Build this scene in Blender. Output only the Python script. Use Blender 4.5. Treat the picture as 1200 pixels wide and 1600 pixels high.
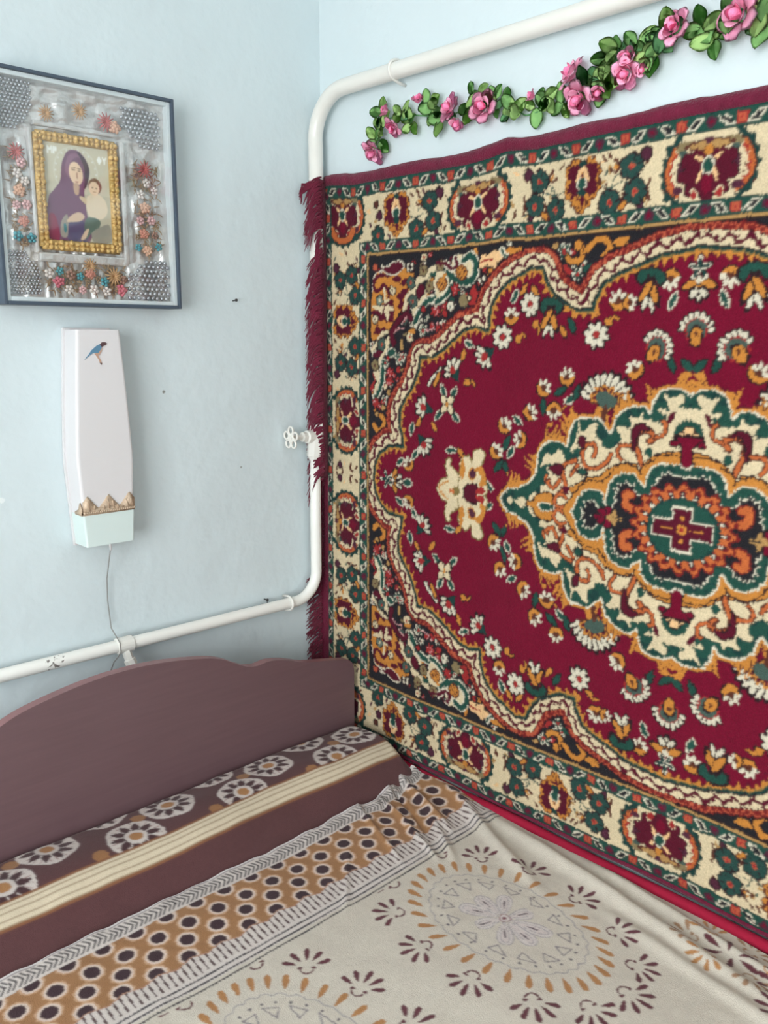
import bpy, bmesh, math, random
import numpy as np
from mathutils import Vector, Matrix, noise as mnoise

# ------------------------------------------------------------------ scene, camera, light
scene = bpy.context.scene
for o in list(bpy.data.objects): bpy.data.objects.remove(o)
C = scene.collection
random.seed(7); RNG = np.random.default_rng(7)

cam_data = bpy.data.cameras.new('camera'); cam = bpy.data.objects.new('camera', cam_data); C.objects.link(cam)
cam_data.sensor_fit = 'VERTICAL'; cam_data.sensor_height = 36.0
cam_data.lens = 36.0*1361.7/1600.0; cam_data.clip_start = .02
_x = Vector((.7252, -.6885, .0040)); _z = Vector((-.6758, -.7104, .1966)); _y = _z.cross(_x).normalized(); _x = _y.cross(_z).normalized(); _z.normalize()
cam.matrix_world = Matrix(((_x.x,_y.x,_z.x,-1.401),(_x.y,_y.y,_z.y,-1.696),(_x.z,_y.z,_z.z,1.55),(0,0,0,1)))
scene.camera = cam
scene.cycles.max_bounces = 14; scene.cycles.diffuse_bounces = 8

world = bpy.data.worlds.new('world'); scene.world = world; world.use_nodes = True
bg = world.node_tree.nodes['Background']
bg.inputs['Color'].default_value = (.97, .985, 1.0, 1); bg.inputs['Strength'].default_value = 15.0

# daylight comes through the one window in the left-hand wall; the portal only guides sampling of the sky
ROOM_X, ROOM_Y, ROOM_Z = -3.0, -3.4, 2.62
WIN_Y0, WIN_Y1, WIN_Z0, WIN_Z1 = -2.8, -1.0, .7, 2.35
pl = bpy.data.lights.new('window_left_offscreen', 'AREA'); pl.shape = 'RECTANGLE'
pl.size = WIN_Y1-WIN_Y0; pl.size_y = WIN_Z1-WIN_Z0; pl.cycles.is_portal = True
po = bpy.data.objects.new('window_left_offscreen', pl); C.objects.link(po)
po.location = (ROOM_X-.13, (WIN_Y0+WIN_Y1)/2, (WIN_Z0+WIN_Z1)/2); po.rotation_euler = (math.pi/2, 0, -math.pi/2)

vs = scene.view_settings
vs.view_transform = 'Standard'; vs.look = 'None'; vs.gamma = 1.0; vs.use_curve_mapping = False
vs.exposure = -0.08

# ------------------------------------------------------------------ helpers
def lin(r, g, b):
    f = lambda c: c/12.92 if c <= .04045 else ((c+.055)/1.055)**2.4
    return (f(r/255), f(g/255), f(b/255))
def link(o, parent=None):
    C.objects.link(o)
    if parent: o.parent = parent
    return o
def tag(o, label=None, cat=None, group=None, kind=None):
    if label: o['label'] = label
    if cat: o['category'] = cat
    if group: o['group'] = group
    if kind: o['kind'] = kind
    return o
def empty(name, loc, label, cat, group=None):
    o = bpy.data.objects.new(name, None); o.location = loc; o.empty_display_size = .05; link(o)
    return tag(o, label, cat, group)
def mesh_obj(name, bm, m, parent=None, smooth=False, offset=True):
    """bmesh in world coordinates -> object; under a parent Empty the vertices are moved into its space"""
    me = bpy.data.meshes.new(name)
    if parent is not None and offset:
        bmesh.ops.translate(bm, verts=bm.verts, vec=-world_loc(parent))
    bmesh.ops.recalc_face_normals(bm, faces=bm.faces)
    bm.to_mesh(me); bm.free()
    for mm in (m if isinstance(m, (list, tuple)) else [m]): me.materials.append(mm)
    if smooth:
        for p in me.polygons: p.use_smooth = True
    return link(bpy.data.objects.new(name, me), parent)
def world_loc(o):
    v = Vector((0, 0, 0))
    while o is not None: v = v+Vector(o.location); o = o.parent
    return v
def share(name, me, parent, mat4):
    o = bpy.data.objects.new(name, me); link(o, parent); o.matrix_local = mat4; return o
def add_box(bm, x0, x1, y0, y1, z0, z1, bevel=0, seg=2):
    r = bmesh.ops.create_cube(bm, size=1); vs_ = r['verts']
    for v in vs_: v.co = Vector(((x0+x1)/2+v.co.x*(x1-x0), (y0+y1)/2+v.co.y*(y1-y0), (z0+z1)/2+v.co.z*(z1-z0)))
    if bevel:
        es = list({e for v in vs_ for e in v.link_edges})
        bmesh.ops.bevel(bm, geom=es, offset=bevel, segments=seg, affect='EDGES', profile=.6)
def box(name, x0, x1, y0, y1, z0, z1, m, parent=None, bevel=0, seg=2):
    bm = bmesh.new(); add_box(bm, x0, x1, y0, y1, z0, z1, bevel, seg); return mesh_obj(name, bm, m, parent)
def add_tube(bm, pts, r, seg=12, cap=True, closed=False):
    pts = [Vector(p) for p in pts]; n = len(pts); rs = r if isinstance(r, (list, tuple)) else [r]*n
    rings = []; up = None
    for i, p in enumerate(pts):
        a = pts[(i-1) % n] if (closed or i > 0) else p; b = pts[(i+1) % n] if (closed or i < n-1) else p
        t = (b-a).normalized()
        if up is None: up = t.orthogonal().normalized()
        up = (up-t*up.dot(t)).normalized(); s = t.cross(up)
        rings.append([bm.verts.new(p+(up*math.cos(k*2*math.pi/seg)+s*math.sin(k*2*math.pi/seg))*rs[i]) for k in range(seg)])
    for i in range(n if closed else n-1):
        A, B = rings[i], rings[(i+1) % n]
        for k in range(seg): bm.faces.new((A[k], A[(k+1) % seg], B[(k+1) % seg], B[k]))
    if cap and not closed:
        bm.faces.new(rings[0][::-1]); bm.faces.new(rings[-1])
def tube(name, pts, r, m, parent=None, seg=12, closed=False):
    bm = bmesh.new(); add_tube(bm, pts, r, seg, True, closed); return mesh_obj(name, bm, m, parent, True)
def arc(c, r, a0, a1, ex, ey, n=8):
    c, ex, ey = Vector(c), Vector(ex), Vector(ey)
    return [c+ex*(r*math.cos(a0+(a1-a0)*i/n))+ey*(r*math.sin(a0+(a1-a0)*i/n)) for i in range(n+1)]
def add_prism(bm, pts, axis, d0, d1, mat=0):
    """extrude a 2-D outline: axis 'y' takes (x,z) points, axis 'x' takes (y,z)"""
    mk = (lambda a, b, d: (a, d, b)) if axis == 'y' else (lambda a, b, d: (d, a, b))
    A = [bm.verts.new(mk(a, b, d0)) for a, b in pts]; B = [bm.verts.new(mk(a, b, d1)) for a, b in pts]
    n = len(pts); fs = [bm.faces.new(A), bm.faces.new(B[::-1])]
    for i in range(n): fs.append(bm.faces.new((A[i], B[i], B[(i+1) % n], A[(i+1) % n])))
    for f in fs: f.material_index = mat
    return fs
def smoothstep(a, b, x):
    t = np.clip((x-a)/(b-a), 0, 1); return t*t*(3-2*t)
def catmull(pts, n=5, closed=True):
    P = np.array(pts, float); N = len(P); out = []
    for i in range(N if closed else N-1):
        g = lambda k: P[k % N] if closed else P[min(max(k, 0), N-1)]
        p0, p1, p2, p3 = g(i-1), g(i), g(i+1), g(i+2)
        for k in range(n):
            t = k/n
            out.append(.5*((2*p1)+(-p0+p2)*t+(2*p0-5*p1+4*p2-p3)*t*t+(-p0+3*p1-3*p2+p3)*t**3))
    if not closed: out.append(P[-1])
    return np.array(out)
def grid_mesh(name, co, col, m, parent=None, thick=None):
    """co (H,W,3) world coordinates, col (H,W,3) linear colours -> one smooth sheet with a colour attribute"""
    H, W = co.shape[:2]; me = bpy.data.meshes.new(name)
    base = np.array(world_loc(parent)) if parent is not None else np.zeros(3)
    v = (co-base).reshape(-1, 3).astype(np.float32)
    idx = np.arange(H*W).reshape(H, W)
    q = np.stack([idx[:-1, :-1], idx[:-1, 1:], idx[1:, 1:], idx[1:, :-1]], -1).reshape(-1, 4)
    me.vertices.add(H*W); me.vertices.foreach_set('co', v.ravel())
    me.loops.add(q.size); me.loops.foreach_set('vertex_index', q.ravel().astype(np.int32))
    me.polygons.add(len(q)); me.polygons.foreach_set('loop_start', np.arange(0, q.size, 4, dtype=np.int32))
    me.polygons.foreach_set('loop_total', np.full(len(q), 4, np.int32))
    me.polygons.foreach_set('use_smooth', np.ones(len(q), bool))
    me.update(); me.validate()
    if col is not None:
        a = me.attributes.new('Col', 'FLOAT_COLOR', 'POINT')
        a.data.foreach_set('color', np.concatenate([col.reshape(-1, 3), np.ones((H*W, 1))], 1).astype(np.float32).ravel())
    me.materials.append(m)
    return link(bpy.data.objects.new(name, me), parent)
def vnoise(x, y, scale, seed=0):
    """cheap smooth 2-D value noise, -1..1"""
    r = np.random.default_rng(seed); n = 256; T = r.uniform(-1, 1, (n, n))
    X, Y = x*scale+1000, y*scale+1000; i, j = np.floor(X).astype(int), np.floor(Y).astype(int)
    fx, fy = X-i, Y-j; fx = fx*fx*(3-2*fx); fy = fy*fy*(3-2*fy)
    g = lambda a, b: T[a % n, b % n]
    return (g(i, j)*(1-fx)+g(i+1, j)*fx)*(1-fy)+(g(i, j+1)*(1-fx)+g(i+1, j+1)*fx)*fy

# ------------------------------------------------------------------ materials
def mat(name, col=(.8, .8, .8), rough=.6, metal=0, bump=0, bscale=50, var=0, vscale=5, spec=.5, attr=False, sheen=0, coat=0, stretch=None):
    m = bpy.data.materials.new(name); m.use_nodes = True; nt = m.node_tree; b = nt.nodes['Principled BSDF']
    b.inputs['Base Color'].default_value = (*col, 1); b.inputs['Roughness'].default_value = rough
    b.inputs['Metallic'].default_value = metal; b.inputs['Specular IOR Level'].default_value = spec
    if sheen: b.inputs['Sheen Weight'].default_value = sheen; b.inputs['Sheen Roughness'].default_value = .5
    if coat: b.inputs['Coat Weight'].default_value = coat
    tc = nt.nodes.new('ShaderNodeTexCoord'); src = tc.outputs['Object']
    if stretch:
        mp = nt.nodes.new('ShaderNodeMapping'); mp.inputs['Scale'].default_value = stretch
        nt.links.new(src, mp.inputs['Vector']); src = mp.outputs['Vector']
    if attr:
        a = nt.nodes.new('ShaderNodeAttribute'); a.attribute_name = 'Col'; csrc = a.outputs['Color']
    else:
        a = nt.nodes.new('ShaderNodeRGB'); a.outputs[0].default_value = (*col, 1); csrc = a.outputs[0]
    if var:
        n = nt.nodes.new('ShaderNodeTexNoise'); n.inputs['Scale'].default_value = vscale; n.inputs['Detail'].default_value = 5
        nt.links.new(src, n.inputs['Vector'])
        mr = nt.nodes.new('ShaderNodeMapRange'); mr.inputs[1].default_value = .25; mr.inputs[2].default_value = .75
        mr.inputs[3].default_value = 1-var; mr.inputs[4].default_value = 1+var
        nt.links.new(n.outputs['Fac'], mr.inputs[0])
        mx = nt.nodes.new('ShaderNodeVectorMath'); mx.operation = 'SCALE'
        nt.links.new(csrc, mx.inputs[0]); nt.links.new(mr.outputs[0], mx.inputs['Scale']); csrc = mx.outputs[0]
    nt.links.new(csrc, b.inputs['Base Color'])
    if bump:
        n = nt.nodes.new('ShaderNodeTexNoise'); n.inputs['Scale'].default_value = bscale; n.inputs['Detail'].default_value = 4
        nt.links.new(src, n.inputs['Vector'])
        bp = nt.nodes.new('ShaderNodeBump'); bp.inputs['Strength'].default_value = min(1, bump); bp.inputs['Distance'].default_value = .004
        nt.links.new(n.outputs['Fac'], bp.inputs['Height']); nt.links.new(bp.outputs['Normal'], b.inputs['Normal'])
    return m

def wall_material(name, col, scuffs=()):
    """old hand-plastered wall in pale blue paint, soft trowel waves and fine specks; scuffs: (x,y,z,radius,colour)"""
    m = mat(name, col, .62, bump=.0, spec=.3); nt = m.node_tree; b = nt.nodes['Principled BSDF']; N = nt.nodes; L = nt.links
    tc = N.new('ShaderNodeTexCoord')
    def noise(s, d=4):
        n = N.new('ShaderNodeTexNoise'); n.inputs['Scale'].default_value = s; n.inputs['Detail'].default_value = d
        L.new(tc.outputs['Object'], n.inputs['Vector']); return n.outputs['Fac']
    add = N.new('ShaderNodeMath'); add.operation = 'MULTIPLY_ADD'; add.inputs[1].default_value = .12
    L.new(noise(38), add.inputs[0]); L.new(noise(5), add.inputs[2])
    bp = N.new('ShaderNodeBump'); bp.inputs['Strength'].default_value = .5; bp.inputs['Distance'].default_value = .02
    L.new(add.outputs[0], bp.inputs['Height']); L.new(bp.outputs['Normal'], b.inputs['Normal'])
    rgb = N.new('ShaderNodeMix'); rgb.data_type = 'RGBA'
    rgb.inputs[6].default_value = (*[c*.95 for c in col], 1); rgb.inputs[7].default_value = (*[min(1, c*1.04) for c in col], 1)
    L.new(noise(2.3, 6), rgb.inputs[0]); cur = rgb.outputs[2]
    for (x, y, z, r, k) in scuffs:
        d = N.new('ShaderNodeVectorMath'); d.operation = 'DISTANCE'; d.inputs[1].default_value = (x, y, z); L.new(tc.outputs['Object'], d.inputs[0])
        w = N.new('ShaderNodeMath'); w.operation = 'MULTIPLY_ADD'; w.inputs[1].default_value = r*1.6; L.new(noise(160), w.inputs[0]); L.new(d.outputs['Value'], w.inputs[2])
        lt = N.new('ShaderNodeMapRange'); lt.inputs[1].default_value = r*1.5; lt.inputs[2].default_value = r*1.9; lt.inputs[3].default_value = .8; lt.inputs[4].default_value = 0
        L.new(w.outputs[0], lt.inputs[0])
        mx = N.new('ShaderNodeMix'); mx.data_type = 'RGBA'; mx.inputs[7].default_value = (*k, 1)
        L.new(lt.outputs[0], mx.inputs[0]); L.new(cur, mx.inputs[6]); cur = mx.outputs[2]
    L.new(cur, b.inputs['Base Color'])
    return m

WALL_PAINT = lin(205, 216, 219)
M_wall_back = wall_material('pale_blue_plaster_back', WALL_PAINT, [(-.443, 0, 1.433, .004, lin(110, 105, 95)), (-.86, 0, 1.36, .004, lin(120, 120, 115)), (-.25, 0, 1.25, .003, lin(140, 140, 135)), (-.8, 0, 1.24, .006, lin(230, 235, 235))])
M_wall = wall_material('pale_blue_plaster', WALL_PAINT, [(0, -.72, 1.905, .006, lin(150, 150, 140))])
M_white = mat('white_enamel_pipe', lin(224, 221, 214), .32, bump=.08, bscale=60, var=.03, vscale=12, coat=.2)
M_floor = mat('brown_floor_boards', lin(120, 78, 50), .5, bump=.2, bscale=20, var=.2, vscale=6, stretch=(1, 8, 1))
M_ceiling = mat('white_ceiling', lin(235, 236, 234), .8, bump=.1, bscale=30)
M_frame_white = mat('white_window_paint', lin(235, 235, 232), .45)
M_wood = mat('dark_red_brown_laminate', lin(104, 79, 83), .36, var=.07, vscale=9, bump=.04, bscale=120, stretch=(1, 1, 14))
M_wood_edge = mat('worn_red_brown_edge', lin(138, 96, 98), .4, var=.1, vscale=20)
M_carpet = mat('wool_pile', rough=.95, attr=True, bump=.7, bscale=420, var=.13, vscale=300, spec=.1, sheen=.04)
M_maroon = mat('maroon_wool', lin(104, 28, 52), .95, bump=.8, bscale=300, var=.2, vscale=60, spec=.1, sheen=.15)
M_fringe = mat('maroon_yarn', lin(98, 24, 46), .85, var=.25, vscale=40, spec=.2, sheen=.2)
M_cloth = mat('printed_flannel', rough=.95, attr=True, bump=.35, bscale=500, var=.05, vscale=120, spec=.1, sheen=.15)
M_red = mat('red_ticking', lin(150, 24, 52), .85, bump=.3, bscale=300, spec=.2)
M_lampwhite = mat('white_lamp_plastic', lin(214, 211, 212), .3, spec=.45, coat=.1)
M_lampbase = mat('mint_white_plastic', lin(208, 222, 219), .35)
M_lace = mat('beige_gilt_trim', lin(196, 172, 148), .5, metal=.25, bump=.4, bscale=220, var=.2, vscale=120)
M_darkframe = mat('grey_blue_painted_frame', lin(66, 78, 92), .5, var=.1, vscale=20)
M_foil = mat('crumpled_silver_foil', lin(206, 202, 200), .28, metal=.45, bump=1.0, bscale=55, var=.12, vscale=40)
M_foil2 = mat('embossed_silver_foil', lin(176, 177, 182), .25, metal=.6, var=.12, vscale=60)
M_goldfoil = mat('gold_foil', lin(202, 164, 100), .38, metal=.3, bump=.9, bscale=160, var=.2, vscale=80)
M_paint = mat('icon_print', rough=.45, attr=True, spec=.4)
M_wire = mat('grey_wire', lin(128, 126, 122), .5)
M_dark = mat('dark_iron', lin(60, 58, 58), .6, metal=.3)

# ------------------------------------------------------------------ woven pattern painter (works in centimetres on one quarter of the carpet)
PAL = dict(crimson=lin(107, 12, 39), maroon=lin(82, 18, 36), dark=lin(42, 26, 30), black=lin(34, 33, 37), green=lin(32, 70, 60), greend=lin(27, 58, 54),
           gold=lin(186, 122, 54), orange=lin(182, 96, 52), tan=lin(168, 130, 80), olive=lin(128, 112, 80), olived=lin(116, 100, 60), cream=lin(205, 187, 153), white=lin(202, 193, 172),
           rust=lin(148, 42, 42), rustd=lin(112, 32, 32), rusto=lin(172, 82, 58), pink=lin(206, 150, 148), peach=lin(220, 178, 130), brown=lin(84, 44, 34), grey=lin(106, 118, 106),
           greyg=lin(66, 84, 76), teal=lin(38, 68, 62), purple=lin(76, 36, 52))
STEP = .25
QP, QQ = np.meshgrid(np.arange(0, 96.01, STEP), np.arange(0, 67.51, STEP))
IMG = np.zeros(QP.shape+(3,)); IMG[:] = PAL['crimson']
def window(pts, pad):
    a = np.array(pts, float); x0, y0 = a.min(0)-pad; x1, y1 = a.max(0)+pad
    i0, i1 = max(0, int(y0/STEP)), min(QP.shape[0], int(y1/STEP)+2); j0, j1 = max(0, int(x0/STEP)), min(QP.shape[1], int(x1/STEP)+2)
    if i1 <= i0 or j1 <= j0: return None
    return (slice(i0, i1), slice(j0, j1))
def seg_dist(X, Y, pts, closed, want_arc=False):
    P = np.array(pts, float); n = len(P); best = np.full(X.shape, 1e9); inside = np.zeros(X.shape, bool); s = np.zeros(X.shape); acc = 0.
    for i in range(n if closed else n-1):
        (ax, ay), (bx, by) = P[i], P[(i+1) % n]; dx, dy = bx-ax, by-ay; l2 = dx*dx+dy*dy+1e-12
        t = np.clip(((X-ax)*dx+(Y-ay)*dy)/l2, 0, 1); d = (X-ax-t*dx)**2+(Y-ay-t*dy)**2
        if want_arc: s = np.where(d < best, acc+t*math.sqrt(l2), s); acc += math.sqrt(l2)
        best = np.minimum(best, d)
        if closed:
            c = (ay > Y) != (by > Y)
            if abs(dy) > 1e-12: inside ^= c & (X < (bx-ax)*(Y-ay)/dy+ax)
    d = np.sqrt(best)
    if closed: d = np.where(inside, -d, d)
    return (d, s) if want_arc else d
def paint(w, sdf, col, outline=None, ow=.28):
    if outline: IMG[w][sdf < ow] = PAL[outline]
    IMG[w][sdf < 0] = PAL[col]
def G(col, pts, outline=None):                      # filled leaf-like blob
    w = window(pts, 1.2)
    if w: paint(w, seg_dist(QP[w], QQ[w], catmull(pts, 4), True), col, outline)
def S(col, hw, pts, outline=None):                  # curved stroke
    w = window(pts, hw+1)
    if w: paint(w, seg_dist(QP[w], QQ[w], catmull(pts, 4, False), False)-hw*.85, col, outline)
def polar(c, r, ang=0):
    w = window([c], r+1)
    if w is None: return None, None, None
    dx, dy = QP[w]-c[0], QQ[w]-c[1]; return w, np.hypot(dx, dy), np.arctan2(dy, dx)-ang
def dot(c, r, col):
    w, d, a = polar(c, r)
    if w: paint(w, d-r, col, 'dark')
def rose(c, r, col, mid, n=6, ang=.3, out='dark'):  # open flower with n petals
    w, d, a = polar(c, r, ang)
    if w:
        e = r*(.84+.16*np.sqrt(np.abs(np.cos(n*a/2)))+.06*np.sin(5*a+c[0])); paint(w, d-e, col, out); IMG[w][(d > r*.45) & (d < r*.9) & (np.abs(np.cos(n*a/2)) < .16)] = PAL[out]
        if mid == 'rust': IMG[w][d < r*.27] = PAL['rusto']
        IMG[w][d < r*(.17 if mid == 'rust' else .3)] = PAL[mid]
def ringf(c, r):                                    # teal flower drawn in white outline
    w, d, a = polar(c, r, .2)
    if w:
        e = r*(.75+.25*np.cos(6*a)); paint(w, d-e, 'white'); IMG[w][d < e-.32] = PAL['green']; IMG[w][d < r*.28] = PAL['rust']
def redf(c, r):                                     # crimson flower with pale veins
    w, d, a = polar(c, r, .5)
    if w:
        e = r*(.78+.22*np.cos(7*a)); paint(w, d-e, 'rust', 'dark'); IMG[w][(d < e) & (np.cos(7*a+3.1) > .75) & (d > r*.25)] = PAL['pink']
def hatch(c, r):
    w, d, a = polar(c, r)
    if w:
        s = QP[w]+QQ[w]*.8; paint(w, d-r, 'gold', 'brown'); IMG[w][(d < r) & (np.mod(s, .9) < .3)] = PAL['brown']
def loc(c, r, ang):                                 # local frame: u along ang, v across
    w = window([c], r)
    if w is None: return None, None, None
    dx, dy = QP[w]-c[0], QQ[w]-c[1]; ca, sa = math.cos(ang), math.sin(ang); return w, dx*ca+dy*sa, -dx*sa+dy*ca
def ell(u, v, cu, cv, a, b, ang=0):
    ca, sa = math.cos(ang), math.sin(ang); x, y = (u-cu)*ca+(v-cv)*sa, -(u-cu)*sa+(v-cv)*ca
    return (np.sqrt((x/a)**2+(y/b)**2)-1)*min(a, b)
def fan(w, u, v, cu, cv, n, r0, r1, wd, spread, col, outline='dark'):
    for k in range(n):
        t = (k/(n-1)-.5)*spread if n > 1 else 0; rm = (r0+r1)/2
        paint(w, ell(u, v, cu+rm*math.cos(t), cv+rm*math.sin(t), (r1-r0)/2, wd, t), col, outline)
def white8(c, r=2.3, ang=.2):
    w, u, v = loc(c, r+1.5, ang)
    if w:
        for col, o in (('dark', .3), ('white', 0)):
            for k in range(8):
                t = k*math.pi/4; IMG[w][ell(u, v, r*.68*math.cos(t), r*.68*math.sin(t), r*.36, r*.24, t) < o] = PAL[col]
        paint(w, np.hypot(u, v)-r*.3, 'rust')
def lotus(c, ang, r=2.6):                           # cream petals on a dark calyx
    w, u, v = loc(c, r+3, ang)
    if w:
        paint(w, seg_dist(u, v, [(-2.9, -.1), (-.6, 1.4), (-.6, -1.4)], True), 'greend', 'dark', .15)
        fan(w, u, v, -.4, 0, 5, .5, r*1.05, .5, 2.5, 'white'); paint(w, ell(u, v, 0, 0, .9, .8), 'rust')
def half(c, ang, r=1.6):                            # white petals one side, gold cup the other
    w, u, v = loc(c, r+2, ang)
    if w:
        paint(w, np.where(u < .45, np.hypot(u, v)-r, 9), 'gold', 'dark'); paint(w, np.hypot(u-.3, v)-r*.62, 'brown')
        fan(w, u, v, 0, 0, 4, .55, r*1.15, .38, 2.5, 'white', None)
def leaf(c, ang, l=1.5, col='green', o='white'):
    w, u, v = loc(c, l+1.5, ang)
    if w: paint(w, np.abs(v)-.62*l*.62*np.clip(1-(u/l)**2, -1, 1), col, o, .26)
def comma(c, ang, r=1.0, col='gold'):
    w, u, v = loc(c, r+2, ang)
    if w: paint(w, np.minimum(np.hypot(u, v)-r*.7, seg_dist(u, v, [(0, .3), (-.9, .9), (-1.8, .5)], False)-.22), col, 'dark', .2)
def tulip(c, ang):
    w, u, v = loc(c, 6, ang)
    if w:
        paint(w, np.maximum(ell(u, v, -2.3, 0, 1.5, 2.6), -ell(u, v, -.9, 0, 1.3, 1.7)), 'green', 'dark')
        for s in (-1, 1): paint(w, ell(u, v, 0, s*.75, 2.0, .6, s*.5), 'gold', 'dark'); paint(w, ell(u, v, 2.1, s*.6, 1.2, .42, s*.4), 'white', 'dark', .2)

# frame bands (distance from the outer edge of the pile)
DE = np.minimum(96-QP, 67.3-QQ)
OUT = [(0, 46.8), (7.3, 45.9), (11.2, 44.5), (15.7, 43.1), (17.6, 42), (18.6, 40.5), (19.4, 39.1), (19.7, 37.3), (23.4, 37.3), (26.1, 38.7), (28.3, 40), (30, 41.8), (31, 43.8), (31.5, 45.2), (34.1, 45.5), (35.9, 44.8), (39.2, 43.4), (41.8, 41.4), (43.2, 39.6), (44.1, 37.2), (44.5, 33.7), (47.6, 34.5), (50.6, 33.9), (53.2, 32), (56.3, 29.7), (59.4, 28.2), (63, 28.1), (63.4, 25.7), (64.7, 22.8), (66.2, 20.4), (67.8, 18.6), (69.2, 16.6), (69.4, 13.1), (68.5, 10.7), (68.1, 8.1), (72.9, 7.8), (75.6, 5.9), (77.1, 3.4), (77.6, 0)]
MED = [(0, 23.3), (1.7, 24.2), (3.9, 24.2), (5.7, 23.6), (6.5, 22.4), (7.1, 21.1), (7.3, 19.8), (8.4, 21), (10.5, 20.9), (12.3, 20.2), (14, 18.8), (14.7, 16.7), (15.1, 15.8), (16.4, 17.1), (17.7, 18.3), (21.6, 18), (22.8, 17.2), (23.8, 15.2), (24.2, 12.4), (25.3, 13.2), (27.8, 13.2), (29.4, 12.6), (30.6, 10.9), (31.1, 8.4), (31.4, 6.2), (33.3, 4.1), (36, 3), (38.5, 2.5), (39.7, 1.3), (40.5, 0)]
INN = [(0, 10.6), (1.2, 11.4), (4.5, 11.3), (6.3, 10.4), (7.2, 9), (7.5, 6.8), (8.5, 7.9), (9.7, 8.9), (11.9, 8.9), (13.8, 7.8), (14.9, 6.3), (15.3, 4.2), (15.4, 2.4), (15.7, 4), (16.6, 5), (18.7, 4.9), (20.5, 4.3), (21.5, 2.7), (22.1, 1), (23.2, 0)]
def region(q):
    """signed distance to the mirrored closed outline, arc length measured along the quarter curve"""
    full = q+[(x, -y) for x, y in q[-2::-1]]+[(-x, -y) for x, y in q[1:]]+[(-x, y) for x, y in q[-2:0:-1]]
    d = seg_dist(QP, QQ, full, True); _, s = seg_dist(QP, QQ, q, False, True); return d, s
dO, sO = region(OUT); dM, sM = region(MED); dI, sI = region(INN)

# spandrel ground and guard stripes that follow the scalloped field
IMG[(dO > 0)] = PAL['black']
def guards():
    chain = (dO > 2.95) & (dO < 4.25); IMG[(dO > 2.7) & (dO < 4.5)] = PAL['dark']
    IMG[chain] = PAL['rustd']; ph = np.mod(sO, 1.3)/1.3-.5; r = np.hypot(ph*1.3, dO-3.35); IMG[chain & (np.abs(r-.55) < .1)] = PAL['rusto']; IMG[chain & (dO > 4.0) & (np.abs(ph) > .36)] = PAL['dark']
    cr = (dO > .45) & (dO < 2.8); IMG[cr] = PAL['cream']
    mid = 1.6+.48*np.sin(sO*2*math.pi/3.4); IMG[cr & (np.abs(dO-mid) < .33)] = PAL['maroon']
    IMG[cr & (np.abs(dO-mid-.5) < .3) & (np.sin(sO*2*math.pi/1.7) > .5)] = PAL['maroon']; 
    IMG[(dO > .3) & (dO <= .55)] = PAL['dark']; IMG[(dO > -.15) & (dO <= .3)] = PAL['greend']; IMG[(dO > -.4) & (dO <= -.15)] = PAL['olived']
    f = np.mod(sO+.35*dO, 1.9)/1.9; comb = .62+1.15*np.clip(1-np.abs(f-.3)/.34, 0, 1)**1.3; IMG[(dO <= -.4) & (dO > -comb)] = PAL['gold']
    IMG[(dO <= -comb) & (dO > -comb-.25)] = PAL['maroon']
# small filler blossoms on the dark ground, then the larger motifs drawn one after the other
_r = random.Random(5)
for _ in range(420):
    c = (_r.uniform(20, 79), _r.uniform(8, 50)); i, j = int(c[1]/STEP), int(c[0]/STEP)
    if dO[i, j] > 5 and 96-c[0] > 17.3 and 67.3-c[1] > 17.3:
        k = _r.random()
        if k < .25: redf(c, _r.uniform(.6, 1.0))
        elif k < .5: ringf(c, _r.uniform(.7, 1.1))
        elif k < .75: leaf(c, _r.uniform(0, 3.1), _r.uniform(.8, 1.3), _r.choice(('gold', 'rust', 'green', 'olive')), 'dark')
        else: rose(c, _r.uniform(.8, 1.2), _r.choice(('cream', 'greyg', 'maroon')), 'rust')
# corner spandrel
G('gold',[(78.6,32.3),(78.4,42.7),(77.8,46.1),(76.3,46.7),(74.7,46.8),(72.6,48.2),(71,48.9),(69,48.7),(67.4,46.6),(65.5,45.9),(65.6,45.1),(66.6,42.6),(68.1,40.8),(68.5,38.8),(69.9,37.5),(71.3,35),(73.5,33.9),(76.4,32.3)],'dark')
S('white',0.16,[(78.4,41.9),(78,45),(77.4,46.4),(75.9,46.9),(74.7,46.9),(74.5,47.8),(72.8,48.1),(71,49),(69,48.8),(68.2,48.2)])
S('maroon',0.55,[(69.2,47.9),(70.8,47.6),(72.8,47.3),(72.8,46),(75.5,46.1),(77.2,45.5),(77.8,43.9),(77.1,42.6),(75.7,42.9),(74.6,43.9),(73.2,42.6),(73,41.2)])
G('maroon',[(74.9,47.6),(72.8,47.9),(70.8,48.8),(68.8,48.5),(68.5,47.8),(69.8,46.8),(71.4,46.1),(73.4,46.6)],'white')
G('maroon',[(71.8,45.3),(70.4,45.8),(69.2,45),(69.8,44.4),(71.4,44.6)])
G('maroon',[(69.6,44.1),(68.2,45.1),(67,44.5),(68.2,43.5),(69.2,43.5)])
G('maroon',[(70.7,41.2),(68.1,42.9),(67.2,42.1),(68.9,40.2),(68.1,39.8),(69.3,38.3),(70.3,39),(69.5,40.2)])
G('maroon',[(78.4,38.2),(76.5,38.4),(74.4,39.7),(72.8,40.5),(71.5,40.3),(71.3,36),(72.7,35.7),(75.8,36),(78.2,37)])
G('maroon',[(77.7,32.9),(76.5,35.3),(75.6,33.9),(74.6,34.7),(73.7,34),(75.4,33.2)])
G('cream',[(78.4,39.2),(76.3,39.4),(74.4,39.1),(74.8,38.3),(75.2,37.1),(75.9,38.1),(77.3,38.6)])
G('cream',[(74.2,39),(72.5,39.2),(71.3,38.3),(72.1,37.8),(72.9,38),(72.7,37),(73.3,35.9),(73.8,37)])
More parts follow.
